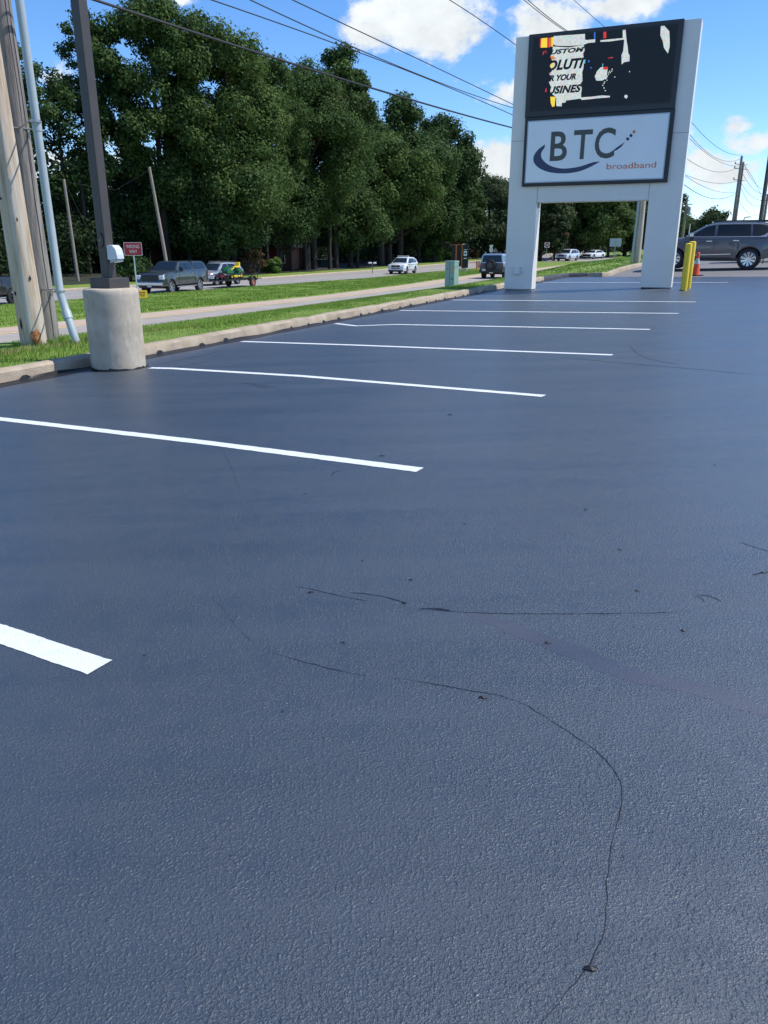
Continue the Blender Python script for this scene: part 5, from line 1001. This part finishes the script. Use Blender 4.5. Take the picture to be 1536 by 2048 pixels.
# ---------------------------------------------------------------- trees
def leaves_mesh(name, lobes, n, size, m_, flat=.5, seed=0, extra=None):
    g_ = np.random.default_rng(seed); L_ = np.array(lobes); vol = L_[:, 3]**2; k = g_.choice(len(L_), n, p=vol/vol.sum())
    d = g_.normal(size=(n, 3)); d /= np.linalg.norm(d, axis=1)[:, None]; rr = (g_.random(n)**.35)*(1+.16*g_.normal(size=n)); 
    p = L_[k, :3]+d*(L_[k, 3]*rr)[:, None]*np.array([1, 1, .78])
    nv = d+g_.normal(size=(n, 3))*.5; nv[:, 2] += .35; nv /= np.linalg.norm(nv, axis=1)[:, None]
    a = np.cross(nv, g_.normal(size=(n, 3))); a /= np.linalg.norm(a, axis=1)[:, None]; b_ = np.cross(nv, a); s_ = size*g_.uniform(.5, 1.35, n)[:, None]
    v = np.empty((n, 4, 3)); v[:, 0] = p-a*s_*.5; v[:, 1] = p+b_*s_*.32-a*s_*.05; v[:, 2] = p+a*s_*.5+nv*s_*.1; v[:, 3] = p-b_*s_*.32+a*s_*.05
    me = bpy.data.meshes.new(name); me.vertices.add(4*n); me.vertices.foreach_set('co', v.ravel()); me.loops.add(4*n); me.loops.foreach_set('vertex_index', np.arange(4*n))
    me.polygons.add(n); me.polygons.foreach_set('loop_start', np.arange(0, 4*n, 4)); me.polygons.foreach_set('loop_total', np.full(n, 4))
    mats_ = m_ if isinstance(m_, list) else [m_]
    for q in mats_: me.materials.append(q)
    if len(mats_) > 1:       # a few lobes carry another foliage colour
        sel = g_.random(len(L_)) < (extra or .06); me.polygons.foreach_set('material_index', sel[k].astype(int)*1)
    me.update(); return me
def crown_lobes(R_, Hc, nl, seed, z0, droop=.0, lobe=(.20, .34), inner=.35):
    g_ = np.random.default_rng(seed); out_ = []
    for i in range(nl):
        d = g_.normal(size=3); d /= np.linalg.norm(d); q = g_.uniform(inner, 1.)**.6; z = d[2]*q; wdt = 1.0 if z < 0 else 1-.35*z*z
        out_.append((d[0]*q*R_*.9*wdt, d[1]*q*R_*.9*wdt, z0+Hc/2+z*Hc/2*.93, R_*g_.uniform(*lobe)))
    return out_
def trunk_mesh(H_, r_, seed, R_, zc0):
    random.seed(seed); mb = MB(); mb.tube([(0, 0, -.4), (0, 0, .1), (.05, 0, H_*.3), (.1*random.uniform(-2, 2), .1, H_*.62), (.2*random.uniform(-2, 2), 0, H_*.88)], [r_*1.5, r_*1.15, r_*.85, r_*.55, r_*.15], 9)
    for i in range(11):
        a = random.uniform(0, 6.283); z = zc0+(H_-zc0)*random.uniform(-.15, .65); l_ = R_*random.uniform(.5, .95); up = random.uniform(.25, .8)*l_
        P = [(0, 0, z), (math.cos(a)*l_*.45, math.sin(a)*l_*.45, z+up*.35), (math.cos(a+.25)*l_, math.sin(a+.25)*l_, z+up)]; mb.tube(P, [r_*.38, r_*.22, r_*.06], 6)
        for j in range(2): b_ = a+random.uniform(-.9, .9); q = P[1]; mb.tube([q, (q[0]+math.cos(b_)*l_*.4, q[1]+math.sin(b_)*l_*.4, q[2]+l_*.3)], [r_*.16, r_*.04], 5)
    return mb
TREEK = {}
def tree(label, px, top, D, w_px, low_px, kind=0, m_=None, group='trees of the wood behind the main road', dens=1., extra=None, lob=(.16, .29), nl=None, yaw=0., flat=1.):
    lo = 20.
    while lo < 300:      # keep every tree beyond the main road
        q_ = atD(px, 520, lo); a_, b_ = st(q_.x, q_.y)
        if b_ > tbs(a_)[12]+5: break
        lo += 1
    D = max(D, lo) if px < 1050 else D
    base_ = atD(px, 520, D); base_.z = Z(base_.x, base_.y)
    H_ = atD(px, top, D).z-base_.z; Dm = D; R_ = w_px/2/f*D*1.18; zl = max(.8, atD(px, low_px, D).z-base_.z)
    t_ = thing('tree', label, 'tree', base_, yaw, group); sd_ = int(px*7+top+D)
    lobes = crown_lobes(R_, H_-zl, nl or int(84*dens), sd_, zl, lobe=lob)
    n = int(min(52000, 430*R_*(H_-zl))*dens)
    me = leaves_mesh('crown', lobes, n, (.30 if D < 95 else .42), m_ or M['leaf'], seed=sd_, extra=extra); o_ = bpy.data.objects.new('crown', me); COL.objects.link(o_); o_.parent = t_
    trunk_mesh(H_, max(.16, R_*.055), sd_, R_, zl).build('trunk', M['bark'], t_, smooth=True); return t_
lf, ld, lr_, ll, lff = M['leaf'], M['leafd'], M['leafr'], M['leaflight'], M['leaff']
TR = [('small open crowned tree at the far left behind the conduit', 75, 95, 66, 130, 330, [ld], .6), ('broad tree behind the poles at the left edge', -20, 150, 70, 210, 520, [ld], 1.), ('open limbed tree between the conduit and the lamp post with sky showing through', 150, 165, 70, 170, 330, [ld], .62),
      ('low leafy tree under the open tree left of the lamp post', 105, 350, 74, 150, 540, [ld], .9), ('tall tree directly behind the lamp post', 228, 42, 72, 118, 300, [ld], .75), ('tallest oak, its crown top just right of the lamp post', 335, 8, 74, 205, 400, [lf], 1.), ('tall oak right of the tallest one under the thick cable', 468, 52, 76, 200, 470, [lf], 1.),
      ('dense dark tree behind the leaning bare pole', 285, 310, 80, 180, 505, [ld], .8), ('spreading oak whose lit crown hangs above the trailer', 450, 265, 62, 225, 505, [lf], 1.1), ('broad front oak with the lowest branches, left of the white suv', 612, 165, 68, 250, 478, [lf], 1.15),
      ('tree with reddish dying leaves near its top, behind the broad front oak', 628, 145, 80, 170, 420, [lf, lr_], 1.), ('tall tree top showing above the reddish leaves', 672, 112, 86, 150, 400, [ld, ll], 1.), ('oak standing above the white suv', 768, 265, 74, 200, 472, [lf], 1.1), ('dark tree with an even top right of the sky notch', 800, 212, 88, 180, 480, [ld], 1.),
      ('dark tree with a ragged right outline ending the near wood', 880, 232, 90, 150, 500, [ld], 1.), ('narrow dark tree just before the skyline drops', 920, 330, 88, 90, 515, [ld], 1.), ('mid distance tree right of the near wood', 975, 352, 112, 120, 520, [lff], 1.), ('brownish tree left of the left sign column', 1005, 415, 104, 75, 522, [lr_, lf], .9),
      ('oak crown filling the dip between the tall oaks', 555, 225, 72, 150, 420, [lf], 1.), ('shaded tree behind the pickup cab', 380, 330, 76, 170, 520, [ld], .9), ('dark tree filling the wood right of the white suv', 850, 350, 80, 140, 505, [ld], 1.)]
TR += [('oak crown filling between the tallest oak and its right neighbour', 408, 50, 76, 150, 420, [lf], 1.), ('rounded oak shoulder left of the reddish topped tree', 532, 100, 76, 150, 440, [lf], 1.), ('shaded crown low between the lamp post and the bare pole', 262, 375, 76, 150, 510, [ld], 1.), ('low dark crown above the silver suv', 440, 400, 74, 170, 515, [ld], 1.), ('shaded crown low above the wood edge right of the trailer', 560, 400, 78, 150, 500, [ld], 1.), ('shaded crown behind the white suv', 700, 400, 84, 160, 500, [ld], 1.)]
TR += [('far tree seen under the sign, %s' % d, x, tp, D, w_, 518, ms, 1.) for d, x, tp, D, w_, ms in [('just right of the left column', 1080, 345, 128, 110, [lff, lr_]), ('brown twiggy one behind the no-entry sign', 1108, 405, 124, 46, [lff, lr_]), ('above the pale silver suv', 1145, 330, 140, 130, [lf]), ('light green one above the white saloon', 1192, 345, 146, 100, [lff]),
      ('left of the blank road sign', 1215, 380, 140, 80, [lf]), ('dark one behind the blank road sign', 1248, 350, 150, 120, [ld]), ('beside the tan pole behind the sign', 1300, 360, 150, 120, [ld]), ('behind the left column', 1035, 350, 126, 110, [lff])]]
TR += [('small distant tree with an open crown above the grey suv bonnet', 1415, 419, 165, 66, 470, [lff], .6), ('low distant trees beside the right sign column', 1375, 438, 175, 80, 485, [lff], .9), ('distant scrub tree right of the far small tree', 1452, 462, 175, 60, 490, [lff], .8)]
for k, (lb_, px, top, D, w_, low, ms, dn_) in enumerate(TR): tree(lb_, px, top, D, w_, low, m_=ms if len(ms) > 1 else ms[0], dens=dn_, extra=.16, yaw=0)
# trunks standing in the dark under the crowns
for k, (px, r_, D) in enumerate([(583, .2, 70), (612, .16, 72), (762, .42, 77), (779, .34, 76), (715, .2, 80), (660, .22, 74), (838, .09, 80), (500, .2, 76), (180, .18, 70), (536, .16, 74)]):
    p = atD(px, 545, D)
    while st(p.x, p.y)[1] < tbs(st(p.x, p.y)[0])[12]+4: D += 1; p = atD(px, 545, D)
    p.z = Z(p.x, p.y); t_ = thing('tree', ['pale slim trunk', 'thin leaning trunk', 'thick dark trunk', 'second thick trunk', 'slender shaded trunk', 'straight trunk', 'very thin stem', 'shaded trunk', 'grey trunk', 'crooked trunk'][k]+[' under the broad front oak, left of its pair', ' right of the pale slim trunk', ' left of the white suv', ' just behind the white suv', ' between the front oak and the white suv', ' below the reddish topped tree', ' right of the white suv', ' behind the trailer ramp', ' behind the conduit foot', ' left of the pale slim trunk'][k], 'tree', p, 0, 'bare trunks under the wood canopy')
    MB().tube([(0, 0, -.5), (0, 0, 2.5), (.15, 0, 5.5), (.1, 0, 9)], [r_*1.3, r_, r_*.9, r_*.6], 9).build('trunk', M['bark'], t_, smooth=True)
    me = leaves_mesh('crown', [(random.uniform(-2, 2), random.uniform(-1, 2), 8+random.uniform(-.5, 2), 1.7) for _ in range(6)], 2200, .4, ld, seed=k+50); o_ = bpy.data.objects.new('crown', me); COL.objects.link(o_); o_.parent = t_
# undergrowth and the depth of the wood as masses nobody could count
def mass(name, label, pts, size, n, m_, seed):
    me = leaves_mesh(name, pts, n, size, m_, seed=seed); o_ = bpy.data.objects.new(name, me); COL.objects.link(o_); return tag(o_, label, 'undergrowth', kind='stuff')
random.seed(5); P = []
for k in range(260):
    s = random.uniform(10, 150); t = random.uniform(46.5, 60)+tbs(s)[12]-35.75; x, y = xy(s, t); P.append((x, y, Z(x, y)+random.uniform(0, 3.6), random.uniform(1.3, 2.6)))
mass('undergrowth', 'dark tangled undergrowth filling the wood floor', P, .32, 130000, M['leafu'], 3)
P = []
for k in range(260):
    s = random.uniform(0, 260); t = random.uniform(66, 92); x, y = xy(s, t); P.append((x, y, Z(x, y)+random.uniform(0, 12), random.uniform(2.6, 4.6)))
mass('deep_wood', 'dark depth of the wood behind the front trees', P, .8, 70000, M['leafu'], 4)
P = []
for k in range(170):
    s = random.uniform(120, 330); t = random.uniform(38, 55)-max(0, (s-150))*.12; x, y = xy(s, t); P.append((x, y, Z(x, y)+random.uniform(0, 7), random.uniform(2, 3.6)))
mass('far_wood', 'far dark green wood edge beyond the crossing under the sign', P, .75, 36000, lff, 6)
for lb_, px, py, D, r_, m_ in [('pale leafy bush at the wood edge right of the trailer', 543, 543, 60, 1.0, ll), ('brown twiggy bush beside the trailer ramp', 515, 538, 62, 1.4, lr_), ('dark conifer shrub behind the WRONG WAY sign', 262, 566, 58, 1.5, ld), ('bright green bush behind the green cabinet', 900, 522, 84, 1.6, ll), ('dark leafy bush at the wood edge right of the white suv', 868, 530, 82, 1.7, lf), ('small shrub by the board stand', 945, 524, 92, 1.0, lr_)]:
    p = atD(px, py, D)
    while st(p.x, p.y)[1] < tbs(st(p.x, p.y)[0])[12]+3.2: D += 1; p = atD(px, py, D)
    p.z = Z(p.x, p.y); t_ = thing('bush', lb_, 'bush', p, 0, 'bushes at the wood edge')
    random.seed(int(px)); lb2 = [(random.uniform(-.7, .7)*r_, random.uniform(-.6, .6)*r_, r_*random.uniform(.3, 1.35), r_*.45) for _ in range(12)]
    me = leaves_mesh('foliage', lb2, 2600, .26, m_, seed=int(px)); o_ = bpy.data.objects.new('foliage', me); COL.objects.link(o_); o_.parent = t_
    mb = MB(); [mb.tube([(0, 0, -.1), (random.uniform(-.5, .5)*r_, random.uniform(-.4, .4)*r_, r_)], [.05, .02], 5) for _ in range(5)]; mb.build('stem', M['bark'], t_)

# ---------------------------------------------------------------- distant poles and wires
def dpole(label, px, py, D, ptop, r0, r1, m_=None, lean=0., dx=0.):
    b_ = hit(px, py) if D < 0 else atD(px, py, D); b_.z = Z(b_.x, b_.y); lo, hi = b_.z, 40
    for _ in range(40):
        m0 = (lo+hi)/2; v = Vector((b_.x, b_.y, m0-CH)); dd = v.y*math.cos(TH)-v.z*math.sin(TH); up = v.y*math.sin(TH)+v.z*math.cos(TH); yy = cy-f*up/dd
        if yy > ptop: lo = m0
        else: hi = m0
    t_ = thing('utility_pole', label, 'utility pole', b_, 0, 'wooden utility poles'); H_ = lo-b_.z
    MB().tube([(0, 0, -.3), (lean*.5, 0, H_*.5), (lean, 0, H_)], [r0, (r0+r1)/2, r1], 12).build('pole_shaft', m_ or M['wood_far'], t_, smooth=True); return t_, b_, H_
ta, pa, ha = dpole('short bare wooden pole among the trees left of the lamp post', 157, 566, 60, 358, .13, .10, lean=-.15)
tb_, pb, hb = dpole('leaning bare wooden pole rising behind the dark grey pickup', 340, 560, 62, 334, .15, .11, lean=-.85)
tcp, pc, hc_ = dpole('tall tan wooden pole standing behind the sign between its columns', 1273, 526, -1, 150, .19, .13, m_=M['wood_tan'])
MB().tube([(-.32, -.1, -.1), (-.26, -.1, 2.2), (-.21, -.08, 8)], .06, 10).build('riser_conduit', M['conduit'], tcp, smooth=True)
td, pd, hd = dpole('paired far utility pole with insulator arms above the grey suv roof', 1458, 500, 88, 312, .15, .12)
MB().tube([(.30, 0, 0), (.27, 0, hd-.6)], [.14, .11], 10).build('second_shaft', M['wood_far'], td, smooth=True)
for zz, l_ in ((hd-.9, .9), (hd-1.35, .9), (hd-2.5, .8)):
    MB().tube([(-.7*l_, 0, zz+.1), (.9*l_, 0, zz)], .04, 6).build('insulator_arm', M['ins'], td); MB().lathe([(.03, 0), (.10, .05), (.03, .1), (.10, .15), (.03, .2)], 10, (-.7*l_, 0, zz+.12)).build('insulator', M['ins'], td)
te, pe, he = dpole('small far pole just behind the dark lamp post at the right edge', 1519, 500, 105, 388, .2, .15); 
MB().box((0, 0, he-.8), (1.6, .12, .12)).build('cross_arm', M['wood_far'], te)
tf, pf, hf = dpole('far pole top with transformer peeping out beside the right sign column', 1362, 500, 110, 395, .2, .15); MB().box((0, 0, he-.8), (1.7, .12, .12)).build('cross_arm', M['wood_far'], tf); MB().lathe([(.0, 0), (.25, .02), (.27, .9), (.2, 1.0), (0, 1.05)], 12, (.4, -.1, hf-2.2)).build('transformer', M['ins'], tf)
p = atD(1512, 500, 37.5); p.z = Z(p.x, p.y); t_ = thing('lamp_post', 'thin dark lamp post rising behind the grey suv at the right edge', 'lamp post', p); MB().box((0, 0, 4.2), (.13, .13, 7.6), .5).build('pole', M['bronze'], t_); MB().lathe([(.3, -.1), (.3, .4), (0, .41)], 24).build('concrete_base', M['base'], t_)
MB().box((.5, .2, 8.0), (.7, .35, .12), .4).build('lamp_head', M['bronze'], t_)
p = atD(1479, 500, 130); p.z = Z(p.x, p.y); t_ = thing('street_lamp', 'small distant street lamp with a short hooked arm above the grey suv roof', 'street lamp', p); hq = atD(1479, 436, 130).z-p.z
MB().tube([(0, 0, 0), (0, 0, hq*.93), (.1, 0, hq), (.7, 0, hq+.1)], .09, 8).build('pole', M['ins'], t_); MB().box((.8, 0, hq+.1), (.6, .25, .14)).build('lamp_head', M['ins'], t_)
p = atD(1374, 500, 140); p.z = Z(p.x, p.y); t_ = thing('flag_pole', 'slim pale pole in front of the distant trees beside the right column', 'pole', p); MB().tube([(0, 0, 0), (0, 0, atD(1374, 448, 140).z-p.z)], [.12, .08], 8).build('pole', M['signw'], t_)
# wires: each hangs in the vertical plane between two poles
def wire(label, A_, B_, px, r_=.012, seg=60, group='overhead wires'):
    A_ = Vector(A_); B_ = Vector(B_); h_ = Vector((B_.x-A_.x, B_.y-A_.y, 0)); L_ = h_.length; h_.normalize(); nrm = Vector((-h_.y, h_.x, 0)); rows = []; ys_ = []
    for q in px:
        r = pxray(*q); t = (A_-Vector((0, 0, CH))).dot(nrm)/r.dot(nrm)
        if t < 0: continue
        p_ = Vector((0, 0, CH))+r*t; u = (p_-A_).dot(h_); rows.append([1, u, u*u]); ys_.append(p_.z)
    if len(rows) >= 3: c = np.linalg.lstsq(np.array(rows), np.array(ys_), rcond=None)[0]
    else: c = np.linalg.lstsq(np.array(rows)[:, :2], np.array(ys_), rcond=None)[0]; c = list(c)+[0]
    c = [float(v) for v in c]
    P = [(A_.x+h_.x*L_*k/seg, A_.y+h_.y*L_*k/seg, c[0]+c[1]*(L_*k/seg)+c[2]*(L_*k/seg)**2) for k in range(seg+1)]
    print('WIRE', label[:30], 'z ends %.1f %.1f' % (P[0][2], P[-1][2]), 'c2 %.4f' % c[2])
    return tag(MB().tube(P, r_, 6).build('overhead_wire', M['wire']), label, 'wire', group)
def off_(p, d): return (p.x+NN[0]*d, p.y+NN[1]*d, 0)
def ob(X, Y): return (600+X/3.339, Y/3.339)
wire('thick lowest cable sloping across the oaks from the upper left to the sign', off_(P1, -.15), off_(pc, -.15), [(180, 0), (273, 27), (400, 65), (499, 100), (624, 139), ob(720, 660), ob(1100, 775), ob(1420, 850)], .024)
wire('thin wire crossing its twin above the oaks, lower at the left', off_(P1, .25), off_(pc, .25), [(425, 0), ob(0, 208), ob(700, 465), ob(860, 530), ob(1420, 768)], .013)
wire('thin wire crossing its twin above the oaks, upper at the left', off_(P1, -.55), off_(pc, .10), [(497, 0), ob(0, 153), ob(400, 320), ob(640, 440), ob(860, 530), ob(1425, 720)], .012)
wire('wire running just below the large cloud to the sign', off_(P1, .6), off_(pc, .5), [(580, 0), ob(0, 25), ob(350, 165), ob(700, 365), ob(1425, 698)], .013)
wire('wire crossing the right part of the large cloud', off_(P1, .1), off_(pc, .1), [ob(1000, 0), ob(1170, 110), ob(1445, 303)], .012)
def oc(X, Y): return (1000+X/3.657, 20+Y/3.657)
wire('left of the two close wires meeting the sign top', off_(P1, .5), off_(pc, .5), [(1048, 0), oc(265, 0), oc(370, 80), oc(478, 155)], .012)
wire('right of the two close wires meeting the sign top', off_(P1, -.4), off_(pc, -.4), [(1056, 0), oc(287, 0), oc(390, 80), oc(490, 152)], .012)
wire('single steep wire meeting the sign top near its middle', off_(P1, .0), off_(pc, 0.), [(1148, 0), oc(620, 0), oc(700, 65), oc(765, 125)], .010)
def og(X, Y): return (1330+X/5.69, 230+Y/5.69)
for k, (nm, pts) in enumerate([('topmost', [(318, 100), (500, 290), (650, 400), (820, 455)]), ('second', [(300, 240), (450, 410), (600, 490), (820, 515)]), ('third', [(296, 290), (400, 370), (520, 470), (680, 560), (820, 578)]), ('fourth', [(275, 515), (400, 590), (560, 645), (700, 640), (800, 612)]),
        ('fifth', [(252, 690), (400, 740), (600, 778), (740, 770)]), ('sixth', [(245, 705), (400, 790), (560, 862), (700, 885), (790, 878)]), ('lowest', [(228, 800), (400, 905), (560, 955), (680, 945), (790, 900)])]):
    wire('%s of the sagging wires right of the sign' % nm, (pc.x, pc.y, 0), (pd.x, pd.y, 0), [og(*q) for q in pts], .022 if k == 6 else .016, group='sagging wires right of the sign')
Q = Vector((pd.x+24, pd.y+30, 0))
for k, (nm, pts) in enumerate([('uppermost', [(880, 560), (930, 590), (1000, 730), (1080, 880)]), ('second', [(900, 570), (960, 680), (1030, 790), (1090, 830)]), ('third', [(870, 640), (960, 790), (1060, 880)]), ('fourth', [(870, 780), (950, 890), (1060, 965)]), ('fifth', [(865, 830), (930, 960), (1010, 1030)]), ('lowest', [(850, 980), (920, 1090), (980, 1130), (1050, 1138)])]):
    wire('%s of the wires running from the far paired pole to the right edge' % nm, (pd.x, pd.y, 0), Q, [og(*q) for q in pts], .018, group='wires right of the far paired pole')
for k, (a, b_, zz) in enumerate([(pa, pb, 0)]):
    tag(MB().tube([(pa.x-.15, pa.y, pa.z+ha-.2), ((pa.x+pb.x)/2, (pa.y+pb.y)/2, (pa.z+ha+pb.z+hb)/2-1.2), (pb.x-.8, pb.y, pb.z+hb-.2)], .012, 5).build('overhead_wire', M['wire']), 'slack wire between the two bare poles among the trees', 'wire', 'overhead wires')
tag(MB().tube([(pa.x-.15, pa.y, pa.z+ha-.1), (pa.x+2.2, pa.y+1, pa.z+.5)], .012, 5).build('guy_wire', M['wire']), 'guy wire slanting down from the short bare pole', 'wire')
